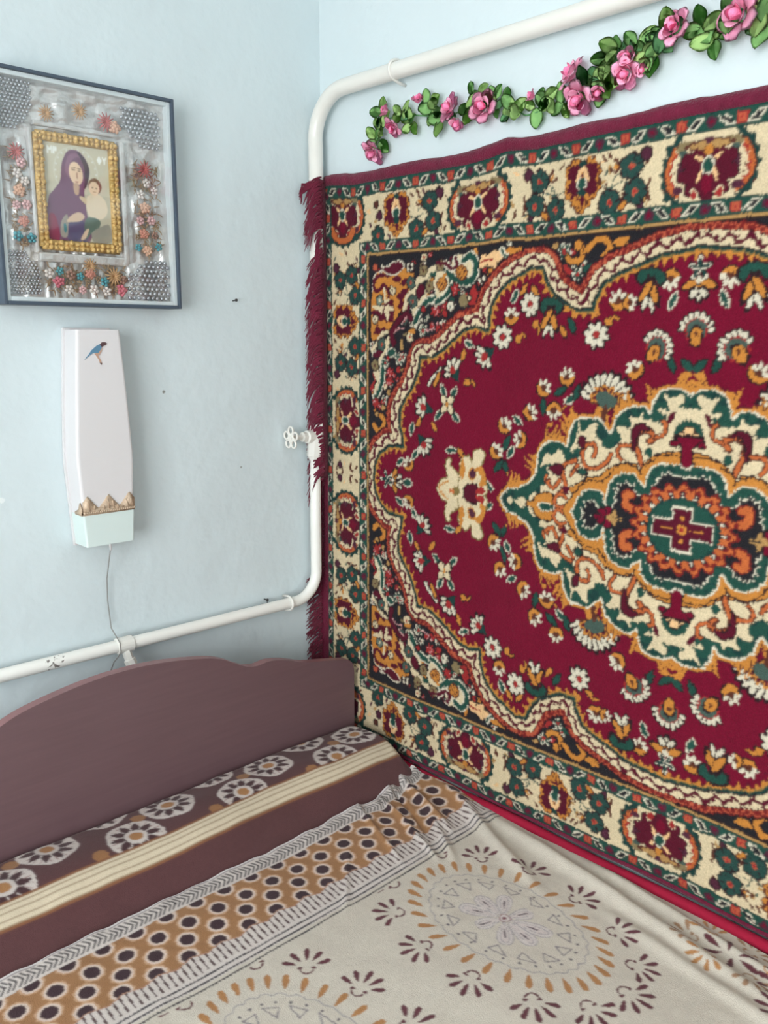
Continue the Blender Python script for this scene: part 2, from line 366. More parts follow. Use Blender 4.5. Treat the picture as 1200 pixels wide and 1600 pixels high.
S('cream',0.3,[(74.4,43.2),(74,41.8),(74.2,40.1),(73,40.5)])
for c in [(75.8,40.5)]: rose(c,1.1,'grey','cream')
for c in [(77.3,36.3),(71.8,42.5)]: rose(c,0.9,'cream','black')
S('cream',0.95,[(68.1,37.3),(67.5,39.4),(67.1,40.7),(65.4,42.2),(64.3,43.9),(62.6,45.1),(60.5,46.2),(58.7,46.9)])
S('cream',0.8,[(65.3,37.4),(64.6,39.2),(62.5,40.9),(61.9,42.1),(60.5,43.2),(58.6,43.7),(56.4,42)])
S('cream',0.5,[(78.4,29.4),(76.9,30.7),(75.4,32.7),(73.3,33.5),(72.7,32.7),(73.3,30.5)])
G('maroon',[(64.4,42.8),(63.3,43.6),(62.5,43.1),(62.3,42.2),(63.4,40.9),(64,40.5),(64.6,41.5)],'dark')
G('maroon',[(67.7,38.1),(66.9,39.2),(66.5,38.5),(67.3,37.7)])
for c in [(65.7,40),(66.3,44),(75.1,30.7)]: rose(c,1.35,'greyg','rust')
for c in [(62.6,46.6),(60.8,43.2),(57.6,47.4)]: rose(c,1.2,'olive','brown')
G('green',[(61.2,44.8),(60.2,46.1),(58.7,46),(57.7,44.9),(58.8,44.7),(60.1,45.2)])
S('green',0.75,[(64.9,35.4),(64.1,37.1),(62.8,38.6),(61.5,40),(59.3,40.4),(57.2,39.9)],'white')
S('maroon',0.75,[(66.3,36.3),(67.5,37.2),(69.3,36.5),(71.3,34.4),(72.1,32.9),(71.6,31.1)],'dark')
S('pink',0.14,[(67.1,36.6),(68.8,35.5),(68,34.4),(69.8,34.3),(71.2,33.2)])
S('white',0.16,[(66.5,35.6),(66.1,34.8),(64.5,35.1),(62.8,36.3)])
S('gold',0.5,[(66.7,33.7),(65.2,33.6)])
S('tan',0.45,[(69,31.6),(69,29.9)])
for c in [(62.4,33.8)]: ringf(c,1.5)
for c in [(61.5,36.4),(56.6,35.3)]: ringf(c,0.9)
for c in [(58.9,37.8)]: redf(c,1.5)
for c in [(59.9,34.8),(58,34.5),(56.5,37.3)]: redf(c,0.9)
for c in [(62.6,38.3)]: dot(c,0.6,'rust')
for c in [(77.3,48)]: dot(c,0.75,'rusto')
for c in [(67.1,48.1),(65.9,48),(67.1,47),(65.9,46.9)]: dot(c,0.4,'white')
S('pink',0.14,[(61.4,33.7),(59.5,34.2),(58.2,35.4)])
# top half of the spandrel
G('cream',[(54.7,45.5),(53.4,49),(51.1,49.2),(49,48),(48.7,46),(49.8,44.4),(52.6,44.2)])
G('cream',[(58.9,45.7),(56.4,45.9),(55.2,44.1),(55.6,42.2),(57.3,41.9),(56.5,41),(58.7,40.8)])
S('green',0.75,[(51.3,48),(49.5,48.9),(48.1,47.3),(48.2,45),(49.8,43.7),(51.9,43.6),(54.2,44.6),(55.5,45.9)],'white')
S('maroon',0.55,[(56.2,47.8),(54.3,46.5),(52.9,47.1),(53.4,48.6)],'white')
S('maroon',0.4,[(55.8,47.7),(57.4,47.9),(58.9,48.1)])
for c in [(51.7,45.5),(57.2,43.5)]: hatch(c,1.3)
S('gold',0.4,[(57.4,44),(56.2,45.4)])
S('green',0.6,[(58.7,39.7),(57,40.2),(55.4,41.5),(54.4,42.9)],'white')
for c in [(53.6,42.1)]: redf(c,1.3)
for c in [(54.6,38.7)]: rose(c,1,'white','greyg')
G('rust',[(49.5,41.5),(48.4,43),(47.8,41.6),(47,41.1),(47.9,39.9),(48.3,38.6),(49.9,39.3),(49.5,40.3)],'dark')
G('olive',[(52.5,39.9),(51.1,41.1),(49.7,40.3),(50.1,39),(51.7,38.7)])
for c in [(49.6,40.2)]: dot(c,0.45,'cream')
G('peach',[(47.2,46.9),(46.6,48.7),(45.5,48.5),(43.3,49.3),(41.3,47.8),(42.8,47),(43.2,45.9),(45,46.5),(46.7,46.1)],'dark')
S('rust',0.25,[(46.8,47.3),(45.4,47.7),(43.9,47.7)])
G('gold',[(40.8,49),(39.7,49.4),(38.1,49.3),(36.6,49.6),(37.6,48.8),(39,48.1),(40.1,48.5)],'dark')
S('green',0.3,[(41.8,49.4),(41.2,48.4),(40.1,47.7)],'white')
S('gold',0.55,[(44.2,45.4),(44.9,44.2)])
for c in [(47.1,43.8),(46,44.2),(46.3,43.1)]: dot(c,0.4,'white')
for c in [(56.2,37.2),(58.1,34.2)]: dot(c,0.7,'rust')
for c in [(56.6,35.1)]: ringf(c,0.8)
# left side of the spandrel
G('cream',[(78.3,24.1),(76.2,25.1),(75.3,23.3),(76.2,22),(76,20.8),(77.6,19.5),(77.3,21.2),(76.7,22.5)],'dark')
G('maroon',[(78.5,28.5),(76.3,29.4),(75.3,28.4),(76.7,27.6),(78.1,28.2)])
S('cream',0.5,[(73.8,31.4),(73.4,30.1),(74.9,28.4),(76,26.4)])
for c in [(77.4,26)]: rose(c,1.2,'olive','brown')
G('green',[(73.6,28.7),(72,29.8),(70.9,29),(72.2,28.1)],'white')
S('green',0.6,[(74.7,26.9),(74.9,25.2),(75,22.4),(76.2,19.8),(77.3,19)],'white')
for c in [(72.6,24.5),(72.8,22.6),(77,17.4)]: redf(c,1.35)
for c in [(69.9,25.3),(69.8,22.7)]: redf(c,0.9)
for c in [(73.2,27.6)]: dot(c,0.5,'rust')
for c in [(69.4,27.7)]: ringf(c,1.5)
for c in [(74.1,18.4),(74,26.6)]: ringf(c,1.1)
for c in [(68.4,25),(72.8,20),(76.7,14.9),(74.6,16.5)]: dot(c,0.6,'tan')
S('rust',0.3,[(77.9,23.8),(77.4,22.9),(77.9,21.3)])
S('gold',0.7,[(77.7,12.3),(76.4,11),(74.8,11.9),(74.3,13.5),(75.4,14.6)],'dark')
# spandrel bay above the top scallop
for c in [(26.6,48.1)]: ringf(c,1.7)
for c in [(23.5,43.7)]: ringf(c,1.2)
S('gold',0.6,[(23.7,49.5),(22.6,48.1),(23,46.4),(24.7,46.1),(25.8,47)],'dark')
S('gold',0.6,[(21.9,47.8),(20,49.5),(18.1,49.5),(17.1,47.9),(18.4,46.5)],'dark')
for c in [(23.7,49)]: dot(c,0.8,'gold')
G('gold',[(16.6,48.9),(15.2,49.6),(13.5,49.6),(13.9,48.5),(15.3,48)])
for c in [(28.8,49.3)]: dot(c,0.6,'tan')
G('rust',[(27.3,45.6),(25.9,45.5),(24.7,44.2),(26.1,44)])
G('green',[(22.5,44.5),(21.5,45.3),(20.3,45.2),(21.5,44)])
guards()

# crimson field: sprays, palmettes and small blossoms
for c in ((34.3, 38.6), (41, 32.5), (19, 32.9)): white8(c)
for c, a in (((45.3, 28.7), -.6), ((53.6, 25.7), .9), ((62, 17.3), .15), ((61.7, 9.1), -2.3)): lotus(c, a)
for c, a in (((38.9, 36.5), 1.6), ((39.6, 15), 2.2), ((33.2, 18), 2.6), ((27.5, 18.7), -1.6), ((30.1, 22.9), 2.3), ((24.8, 25.3), 1.6), ((35.6, 12.5), -2.9+3.1), ((41.6, 9.6), 2.4), ((10.8, 27), 1.0), ((66.4, 4.4), .9), ((14.8, 38.9), 1.2), ((5.1, 42), -1.9)): half(c, a)
half((12.6, 38.4), 3.0, 1.2)
for c, a in (((9, 40.2), -1.5), ((29.4, 35.8), -1.5)): tulip(c, a)
for c, a in (((64.4, 6.7), 2.2), ((65.5, 12.5), 1.8), ((53.7, 8.6), 3.1), ((49.3, 31), .4), ((38.1, 40.3), 2.0), ((23.9, 21.1), 2.5), ((36.4, 16.3), .6), ((37.9, 9.7), 2.2), ((4.4, 38.6), 2.0), ((66.7, .2), 0), ((69.2, 4.6), -.6), ((53.2, 21), 2.2), ((57.4, 16), 2.3), ((52.6, 15.8), .7), ((56.2, 21.2), 1.0), ((43.6, 2.2), .5)): leaf(c, a, 1.45)
for c, a in (((26.1, 22.6), 2.5), ((22.4, 22.5), -1.2), ((30.1, 19.3), 1.5), ((39, 11.5), 2.0), ((39.3, 6.8), .9), ((41, 6.6), 2.3), ((4, 28.2), 1.2), ((1, 27.8), .7), ((24.2, 34.6), 1.0)): leaf(c, a, 1.7, 'green', 'dark')
for c, a in (((63.3, 14.1), 2.2), ((58.7, 13.3), .9), ((51.3, 8.4), .9), ((50.8, 28.8), 1.9), ((26.1, 33.5), .9), ((33.3, 41.3), .9), ((36, 41.5), 2.2)): leaf(c, a, 1.35, 'gold', 'dark')
for c, a in (((37, 32.1), 0), ((32.8, 34.9), 1.4), ((49.6, 23.2), .5), ((16.5, 35.2), 0)): comma(c, a)
S('white', .35, [(60.5, 22.2), (59.6, 23.6), (58.6, 24.4), (57.2, 25.8)], 'dark'); S('gold', .5, [(58.8, 22.4), (58, 23.6), (57.6, 24.6)], 'dark')
w, u, v = loc((55, 18.4), 5, .8)
for k in range(4): paint(w, ell(u, v, 1.25*math.cos(k*math.pi/2), 1.25*math.sin(k*math.pi/2), 1.0, .7, k*math.pi/2), 'cream', 'dark')
paint(w, np.hypot(u, v)-.5, 'gold')
def star_palmette(c, ang):
    w, u, v = loc(c, 7, ang)
    if w is None: return
    fan(w, u, v, 1.8, 0, 4, .4, 3.0, .6, 2.3, 'gold'); fan(w, u, v, 3.2, 0, 3, .3, 2.0, .5, 1.6, 'white')
    e = 2.1*(.65+.35*np.cos(5*(np.arctan2(v, u)-math.pi))); d = np.hypot(u, v); paint(w, d-e, 'white', 'dark', .2); IMG[w][d < e-.42] = PAL['greend']; paint(w, np.hypot(u-1.9, v)-.55, 'white')
# left palmette on the crimson field
G('cream',[(57.5,-1.4),(57.4,0.2),(56.2,2),(54.4,2.7),(55,4.7),(54.7,6.6),(53.5,6.6),(53.8,5.4),(52,4),(50.6,2.9),(50.9,-0.5)],'olived')
G('cream',[(50.9,-0.5),(51,4.9),(50.8,7),(49.1,8),(47.7,6.6),(47.5,8.9),(45.5,9.5),(44.7,8.4),(45.7,5.8),(44.7,4.1),(44.2,0.3)],'olived')
G('gold',[(47,5.4),(45.4,6.1),(44.2,3.7),(44.3,2.1),(45.9,2.2),(45.3,4)])
G('gold',[(50.9,6.2),(50.4,7.3),(49.7,5.1),(50.3,2.9),(51.3,3.9)])
G('purple',[(48.6,4.2),(47.7,5.4),(46.8,4.4),(47.9,3)],'gold')
G('maroon',[(49.5,-0.2),(49.9,0.6),(48.9,1.8),(46.6,1.8),(46.8,-0)],'dark')
G('rust',[(46.8,0.1),(46.5,1.1),(44.9,1.8),(44.6,0.4)])
G('olived',[(52.9,-0.7),(52.6,0.8),(51.1,0.5),(50.9,-0.4)])
G('orange',[(54.3,-0.9),(54,0.1),(52.8,0.5),(52.6,-0.6)])
S('gold',0.22,[(57,-1.2),(56.7,0.6),(54.4,1.9)])
star_palmette((0, 43.6), -math.pi/2); star_palmette((73.4, 0), math.pi)
def crown(c, ang, s=1.0, n=9):                       # crown of white dots over green with a gold body
    w, u, v = loc(c, 8*s, ang)
    if w is None: return
    for k in range(n):
        t = (k/(n-1)-.5)*3.0; paint(w, ell(u, v, 2.35*s*math.cos(t), 2.35*s*math.sin(t), .78*s, .5*s, t), 'white', 'dark', .2)
    paint(w, np.hypot(u, v)-1.75*s, 'greyg', 'rust'); paint(w, ell(u, v, -.9*s, 0, 1.5*s, 1.0*s), 'gold', 'dark'); paint(w, ell(u, v, -.6*s, 0, .5*s, .35*s), 'brown')
crown((0, 33.6), math.pi/2); crown((7, 30.6), 2.2)
w, u, v = loc((16.2, 21.2), 9, 1.72)                 # big fan blossom standing on the medallion
fan(w, u, v, -.6, 0, 11, 2.2, 5.6, .62, 2.7, 'white'); paint(w, np.where(u > -1, np.hypot(u+.4, v*.9)-3.0, 9), 'brown'); fan(w, u, v, -.8, 0, 6, 1.6, 3.2, .35, 2.4, 'maroon', 'gold'); paint(w, ell(u, v, .2, 0, 1.4, 2.2), 'greyg'); fan(w, u, v, -2.4, 0, 3, .3, 3.2, .42, 1.0, 'gold'); paint(w, ell(u, v, -2.8, 0, 2.3, .55), 'brown')

# medallion: golden flames, green scalloped edge, cream ground, inner medallion
f = np.mod(sM+.45*dM, 1.25)/1.25; gate = smoothstep(-.35, .35, np.sin(sM*.83+.9)); fl = .5+2.3*gate*np.clip(1-np.abs(f-.4)/.4, 0, 1)+.7*gate
IMG[(dM > 0) & (dM < fl+.28)] = PAL['maroon']; IMG[(dM > 0) & (dM < fl)] = PAL['gold']
IMG[(dM > .55) & (dM < fl-.3) & (np.mod(sM*1.6+dM, 2.1) < .35)] = PAL['brown']
w, u, v = loc((16.2, 21.2), 9, 1.72); paint(w, np.maximum(ell(u, v, .2, 0, 1.4, 2.2), -dM[w]), 'greyg'); paint(w, np.maximum(ell(u, v, -2.8, 0, 2.3, .55), -dM[w]), 'brown')
IMG[dM < 0] = PAL['green']; IMG[(dM < 0) & (dM > -.38)] = PAL['white']
dep = 2.5+.9*np.abs(np.sin(sM*math.pi/2.3)); IMG[(dM < -.45) & (vnoise(QP, QQ, .95, 17) > .42)] = PAL['greend']; IMG[dM < -dep] = PAL['cream']
# lobes of the green medallion edge, cream tongues
G('cream',[(4.9,23.1),(3.8,22.5),(2.9,22.6),(1.6,23.2),(1.1,22.2),(2.1,21),(1.8,20.2),(2.7,19.9),(3.6,20.5)])
G('cream',[(5.6,20.3),(4.5,20.2),(4.7,19.4)])
G('cream',[(11.4,18.9),(9.7,18.6),(8.6,19.7),(8.3,18.5),(5,17.9),(4.9,16.6),(7.9,17),(10.3,17.1)])
G('cream',[(22.1,14.4),(21.8,17.1),(20.9,15.2),(18.1,17.4),(18.2,14.7),(16.7,13.9),(17.1,12.1),(21.7,12.1),(23.3,11.3)])
G('cream',[(28.8,10.3),(27.4,10),(25.5,11.6),(24.6,9.8),(23.2,9.7),(25.3,8.5),(28.7,8.4),(30.3,7.3)])
G('cream',[(13.8,16.6),(12.4,16.9),(11.1,16.1),(11.5,14.4),(13.8,12.9),(15,12.3),(12.7,14.7)])
G('cream',[(38.7,-0.3),(37.5,0.8),(36.5,-0),(34.5,1.2),(33.2,0.2),(32.3,-0.8),(37.4,-1.5)])
# cream ground of the medallion: scrolls and leaves
S('brown',0.62,[(25.1,3.4),(24,5),(25,7),(24.3,8.9),(22.1,9.8)])
S('orange',0.31,[(25.1,3.4),(24,5),(25,7),(24.3,8.9),(22.1,9.8)])
S('brown',0.62,[(18.3,10.9),(17.8,12.5),(19.4,13.2),(20.7,11.6),(20.3,9.3),(18.1,8.6),(15.6,10),(14.7,11.7)])
S('orange',0.31,[(18.3,10.9),(17.8,12.5),(19.4,13.2),(20.7,11.6),(20.3,9.3),(18.1,8.6),(15.6,10),(14.7,11.7)])
S('brown',0.5,[(27.7,5.2),(28.8,5.1),(28.6,6.1)])
S('orange',0.25,[(27.7,5.2),(28.8,5.1),(28.6,6.1)])
S('brown',0.6,[(28.5,4.9),(26.8,3.9),(25.5,5.7)])
S('orange',0.3,[(28.5,4.9),(26.8,3.9),(25.5,5.7)])
S('brown',0.6,[(21.6,9),(23.1,6.9)])
S('orange',0.3,[(21.6,9),(23.1,6.9)])
S('brown',0.6,[(12.5,11),(13.3,12),(12.9,13.4),(10.9,13.6),(9.9,12.8)])
S('orange',0.3,[(12.5,11),(13.3,12),(12.9,13.4),(10.9,13.6),(9.9,12.8)])
S('brown',0.8,[(7.1,14.6),(6.2,15.7),(7.7,16.6),(9.5,15.8),(9.9,14.1),(9,12.2),(8.1,10)])
S('orange',0.4,[(7.1,14.6),(6.2,15.7),(7.7,16.6),(9.5,15.8),(9.9,14.1),(9,12.2),(8.1,10)])
S('brown',0.55,[(6,15.5),(4.4,16.1),(4.1,17.9),(4.8,18.3)])
S('orange',0.275,[(6,15.5),(4.4,16.1),(4.1,17.9),(4.8,18.3)])
S('gold',0.6,[(22.6,4.2),(19.8,5.5),(16.7,6.5),(16.1,5)],'dark')
S('gold',0.5,[(19.3,6.5),(16.7,6.8),(14.8,8.6),(11.9,9.8),(9.7,10)],'dark')
S('gold',0.6,[(23.2,0.4),(22.3,2.4),(21.3,3.7)],'dark')
S('gold',0.5,[(8.1,8.7),(7.2,10.5),(4.6,12.3),(1.3,13)],'dark')
G('gold',[(33.2,0.2),(31.8,0.6),(30.7,2),(28.7,2.7),(27.2,2.4),(26.8,0.1),(32.3,-0.8)],'dark')
S('brown',0.6,[(23.9,2.4),(25,3),(26.4,2.1),(26.3,0.7),(24.9,0.4),(23.3,1.1)])
S('orange',0.3,[(23.9,2.4),(25,3),(26.4,2.1),(26.3,0.7),(24.9,0.4),(23.3,1.1)])
G('green',[(30.6,0),(28.6,0.7),(26.6,0),(29.4,-0.5)],'white')
G('maroon',[(27.8,7.8),(26.2,8.5),(24.8,8.4),(25.5,6.7),(26.9,7)],'dark')
G('maroon',[(21.6,14.2),(20.5,14.3),(20.4,12.3),(21.4,12.8)],'dark')
G('maroon',[(25.1,4.6),(23.2,4.6),(23.7,3.1),(24.5,3.7)])
G('green',[(21.5,7.6),(20.7,8.5),(19.6,7.8),(20.6,7)],'dark')
G('green',[(8,12.8),(7,13.7),(6.1,12.7),(7.1,11.8)])
G('maroon',[(10.7,15.3),(10.1,17.1),(8.4,17.6),(7.2,16.7),(9.1,16.3),(9.9,14.5),(10,12.6)],'dark')
G('maroon',[(3.6,19.8),(2.7,19.9),(3.2,18.2),(3.9,18.4)])
G('crimson',[(3.1,14.9),(1.7,15.7),(-0.3,15.2),(-0.2,11.7),(0.8,12),(1,14.5),(2.7,14.3)],'dark')
G('green',[(2.6,15.8),(2.3,17.5),(1.1,18.8),(-0,18.8),(-0.2,16.2),(1.3,16.7),(1.5,15.9)])
for c in [(1.1,16.1),(0.2,17)]: dot(c,0.6,'peach')
gw = .55+.75*np.abs(np.sin(sI*math.pi/6.3)); IMG[(dI > gw) & (dI < gw+.26)] = PAL['dark']; IMG[(dI < gw) & (dI > 0)] = PAL['gold']
w = window([(0, 13)], 5); paint(w, seg_dist(QP[w], QQ[w], [(-1.0, 10.8), (-.9, 14.2), (-2.6, 16), (2.6, 16), (.9, 14.2), (1.0, 10.8)], True), 'crimson', 'dark')
IMG[dI < 0] = PAL['green']; IMG[(dI < -.5) & (vnoise(QP, QQ, 1.3, 18) > .5)] = PAL['greend']; IMG[(dI < 0) & (dI > -.33)] = PAL['white']
dep = 1.35+.75*np.abs(np.sin(sI*math.pi/1.7)); IMG[dI < -dep] = PAL['white']; IMG[dI < -dep-.26] = PAL['black']
# inside the inner medallion
S('orange',0.75,[(9.9,2.3),(11.2,3),(11.1,4.8),(9.9,4.7)],'rustd')
for c in [(14.8,1.2),(16.1,0.7),(16.8,-0.3)]: dot(c,0.8,'crimson')
G('white',[(20.2,-0),(19.2,-0.2),(18,0.1),(18.9,-0.7)])
G('tan',[(15,-0),(13.8,0.8),(13.3,1.6),(12.5,0.4),(10.8,0.2)])
rho = np.hypot(QP/9.5, QQ/7.9); th = np.arctan2(QQ/7.9, QP/9.5); z = np.cos(th*20)
IMG[rho < .99+.07*z] = PAL['rustd']; IMG[rho < .93+.07*z] = PAL['orange']; IMG[(rho < .86+.05*z) & (z > .05)] = PAL['rustd']; IMG[(rho < .83) & (rho > .7) & (z > .55)] = PAL['black']; IMG[(rho < .80) & (rho > .72) & (z > .8)] = PAL['white']
IMG[(rho < .7)] = PAL['greend']; IMG[(rho < .66+.02*np.cos(th*24))] = PAL['green']
cross = np.minimum(np.maximum(QP-5.4, QQ-1.45), np.maximum(QP-1.6, QQ-3.7)); IMG[cross < .3] = PAL['white']; IMG[cross < 0] = PAL['maroon']
IMG[(QQ < .25) & (QP > 1.4) & (QP < 4.3)] = PAL['gold']; IMG[(QP < .3) & (QQ > 1.6) & (QQ < 2.4)] = PAL['gold']; IMG[np.maximum(QP, QQ) < 1.0] = PAL['gold']; IMG[(np.maximum(QP, QQ) < 1.0) & (np.minimum(QP, QQ) > .6)] = PAL['maroon']; IMG[np.maximum(QP, QQ) < .4] = PAL['rust']

# borders
def band(mask, s, t, h):
    """green guard band: orange box, slanted white lozenge, dark dot, lozenge the other way; s along, t across from its middle"""
    IMG[mask] = PAL['green']; f = np.mod(s, 10.0)
    IMG[mask & (np.abs(f-5) < .85) & (np.abs(t) < .8)] = PAL['rust']; IMG[mask & (np.abs(f-5) < .6) & (np.abs(t) < .6)] = PAL['rusto']; IMG[mask & (np.abs(f-5) < .25) & (np.abs(t) < .3)] = PAL['rust']
    g = np.minimum(f, 10-f); IMG[mask & (np.hypot(g, t) < .9)] = PAL['purple']; IMG[mask & (np.hypot(g, t) < .35)] = PAL['crimson']
    for c, k in ((2.5, 1), (7.5, -1)):
        q = np.maximum(np.abs(f-c-k*t*.95)/.82, np.abs(t)/.92); IMG[mask & (q < 1)] = PAL['white']; IMG[mask & (q < .64)] = PAL['black']
top = (67.3-QQ) < (96-QP)
def bands():
    for a, b in ((0, 3.0), (13.2, 16.0)):
        m = (DE >= a) & (DE < b); mid = (a+b)/2
        band(m & top, QP, DE-mid, (b-a)/2); band(m & ~top, QQ+5, DE-mid, (b-a)/2)
        IMG[(DE >= b-.25) & (DE < b)] = PAL['greend']; IMG[(DE >= a) & (DE < a+.25)] = PAL['greend']
    IMG[(DE >= 16.0) & (DE < 16.45)] = PAL['tan']; IMG[(DE >= 16.45) & (DE < 16.7)] = PAL['dark']
mcream = (DE >= 3.0) & (DE < 13.2); IMG[mcream] = PAL['cream']
for _ in range(520):                                # twigs and buds strewn over the cream border
    c = (_r.uniform(0, 93), _r.uniform(0, 64.5)); e = min(96-c[0], 67.3-c[1])
    if 3.7 < e < 12.5: leaf(c, _r.uniform(0, 3.1), _r.uniform(.6, 1.1), _r.choice(('brown', 'brown', 'tan', 'gold', 'purple', 'greyg', 'peach')), None)
def bloom(c, s_dir, in_dir):                        # border medallion: maroon flower between two orange crescents
    a = math.atan2(s_dir[1], s_dir[0]); w, u, v = loc(c, 11, a)
    if w is None: return
    sg = 1 if (-math.sin(a)*in_dir[0]+math.cos(a)*in_dir[1]) > 0 else -1; v = v*sg
    for k in (-1, 1):
        d = np.hypot((u-k*3.5), (v-.2)*.82); ang = np.arctan2(v-.2, (u-k*3.5)*k); jag = .28*np.cos(ang*15)
        paint(w, np.where(np.abs(ang) < 1.35, np.abs(d-4.2-jag)-.55, 9), 'greend'); paint(w, np.where(np.abs(ang) < 1.3, np.abs(d-3.25)-.62*np.clip(1.25-np.abs(ang)*.55, .2, 1), 9), 'orange', 'brown', .18)
        paint(w, np.where(np.abs(ang) < 1.3, np.abs(d-2.75-.22*np.cos(ang*13))-.3, 9), 'cream'); paint(w, np.where(np.abs(ang) < 1.2, np.abs(d-3.1-.2*np.cos(ang*11+1))-.16, 9), 'rust'); paint(w, np.where(np.abs(ang+1.35) < .35, np.abs(d-3.1)-.55, 9), 'olive')
        paint(w, ell(u, v, k*4.5, .2, .8, 1.5, k*.45), 'purple', 'cream', .3); paint(w, ell(u, v, k*5.0, 3.2, .95, .7, 0), 'purple'); paint(w, ell(u, v, k*4.4, -2.4, .7, .55), 'greyg')
    d = np.hypot(u*.9, v-.5); th = np.arctan2(v-.5, u*.9); paint(w, d-4.75*(.70+.30*np.abs(np.cos(4.5*(th-math.pi/2)))**.7), 'maroon', 'dark', .2)
    paint(w, ell(u, v, 0, -3.3, 3.3, .62), 'tan', 'brown', .18); paint(w, ell(u, v, 0, -4.0, .8, .5), 'purple'); paint(w, ell(u, v, 0, -2.4, .75, .7), 'gold', 'brown', .15)
    for k in (-1, 1): paint(w, ell(u, v, k*1.2, 1.1, 1.35, .36, k*1.0), 'peach'); paint(w, ell(u, v, k*1.5, -1.4, .9, .32, -k*.5), 'peach'); paint(w, ell(u, v, k*2.2, 4.1, .5, .75, k*.5), 'rust', 'cream', .2)
    paint(w, ell(u, v, 0, -.2, .85, 1.15), 'green', 'white', .24); paint(w, ell(u, v, 0, 2.6, 1.0, 1.4), 'crimson')
def butterfly(c, s_dir, in_dir):                     # maroon four-lobed motif with a golden edge
    a = math.atan2(s_dir[1], s_dir[0]); w, u, v = loc(c, 9, a)
    if w is None: return
    sg = 1 if (-math.sin(a)*in_dir[0]+math.cos(a)*in_dir[1]) > 0 else -1; v = v*sg
    sh = np.minimum.reduce([ell(u, v, -1.7, -2.2, 1.6, 1.9), ell(u, v, 1.7, -2.2, 1.6, 1.9), ell(u, v, -1.8, .4, 1.5, 1.4), ell(u, v, 1.8, .4, 1.5, 1.4)])
    he = seg_dist(u, v, catmull([(-2.6, 1.8), (-1.8, 3.2), (0, 4.6), (1.8, 3.2), (2.6, 1.8), (1, 1), (-1, 1)], 3), True)
    rg = .16*np.sin(u*5.1)+.16*np.cos(v*4.7); sh = sh+rg; he = he+rg; paint(w, he, 'gold', 'brown', .25); paint(w, np.minimum(sh-.4, he+.7), 'gold', 'brown', .25); paint(w, sh, 'maroon'); paint(w, he+1.15, 'maroon')
    for k in (-1, 1): paint(w, ell(u, v, k*.7, -2.2, .45, 1.5, -k*.4), 'peach')
    paint(w, ell(u, v, 0, -.5, .9, .9), 'green', 'white', .25); paint(w, ell(u, v, 0, 1.1, .95, .8), 'greend'); paint(w, ell(u, v, 0, -3.9, .9, .5), 'greend')
def sprig(c, s_dir, in_dir, sides=(-1, 1)):
    s, t = np.array(s_dir, float), np.array(in_dir, float); c = np.array(c, float); at = lambda a, b: tuple(c+s*a+t*b)
    for k in sides:
        S('greyg', .15, [at(4*k, .4), at(6*k, 1.0), at(8*k, .2), at(9.4*k, .6)]); S('greyg', .15, [at(5*k, 3.2), at(6*k, 1.6), at(6.6*k, -.6), at(8.6*k, -1.6)])
        S('brown', .3, [at(13.3*k, .6), at(12.9*k, 2.2), at(13.4*k, 3.9)]); S('tan', .22, [at(12.2*k, 3.6), at(12.9*k, 4.3)]); S('brown', .3, [at(12.4*k, -4.2), at(13.2*k, -3.2), at(12.6*k, -2.2)])
        S('brown', .32, [at(6.6*k, -3.6), at(7.5*k, -2.4), at(6.7*k, -1.6), at(5.8*k, -2.2)]); S('gold', .28, [at(6.6*k, -2.6), at(7.0*k, -2.2)]); S('brown', .3, [at(4.2*k, -4.4), at(4.9*k, -3.6)]); S('brown', .28, [at(3.6*k, 4.2), at(4.4*k, 4.7)])
        for (a, b, r) in ((12.4, -3.6, .95), (11.6, 4.5, .5)): dot(at(a*k, b), r, 'purple')
        for (a, b) in ((9.7, -2.1), (10.6, 2.2), (5.8, 3.4)): rose(at(a*k, b), 2.1, 'teal', 'rust', 6, .4)
        S('gold', .42, [at(7.9*k, 4.5), at(8.7*k, 3.9)], 'brown'); S('brown', .25, [at(8.3*k, 2.2), at(8.0*k, 3.1)])
for p in (23.4, 70.7): sprig((p, 59.2), (1, 0), (0, -1), (-1, 1) if p < 50 else (-1,)); butterfly((p, 59.2), (1, 0), (0, -1))
rose((76.4, 55.2), 2.05, 'teal', 'rust'); dot((77, 62), .7, 'brown'); dot((76, 59.6), .9, 'purple')
sprig((87.9, 36), (0, 1), (-1, 0)); butterfly((87.9, 36), (0, 1), (-1, 0))
for p in (0, 47.9): bloom((p, 59.2), (1, 0), (0, -1))
bloom((87.9, 12.6), (0, 1), (-1, 0)); bloom((89, 60.4), (1, 0), (0, -1))
w, u, v = loc((89, 60.4), 9, 0); d = np.hypot(u*.8, v+2.6); ang = np.arctan2(u, -(v+2.6))
paint(w, np.where(np.abs(ang) < 1.3, np.abs(d-4.1-.3*np.cos(ang*14))-.5, 9), 'greend'); paint(w, np.where(np.abs(ang) < 1.6, np.abs(d-3.1)-.62, 9), 'orange', 'brown', .2)
for s in (-1, 1): S('brown', .4, [(85.5, .6), (86.3, 1.2), (86, 2.2)]); S('brown', .35, [(89, 0), (89.6, 1.2)])
dot((90.3, 1.6), .7, 'purple')
bands()

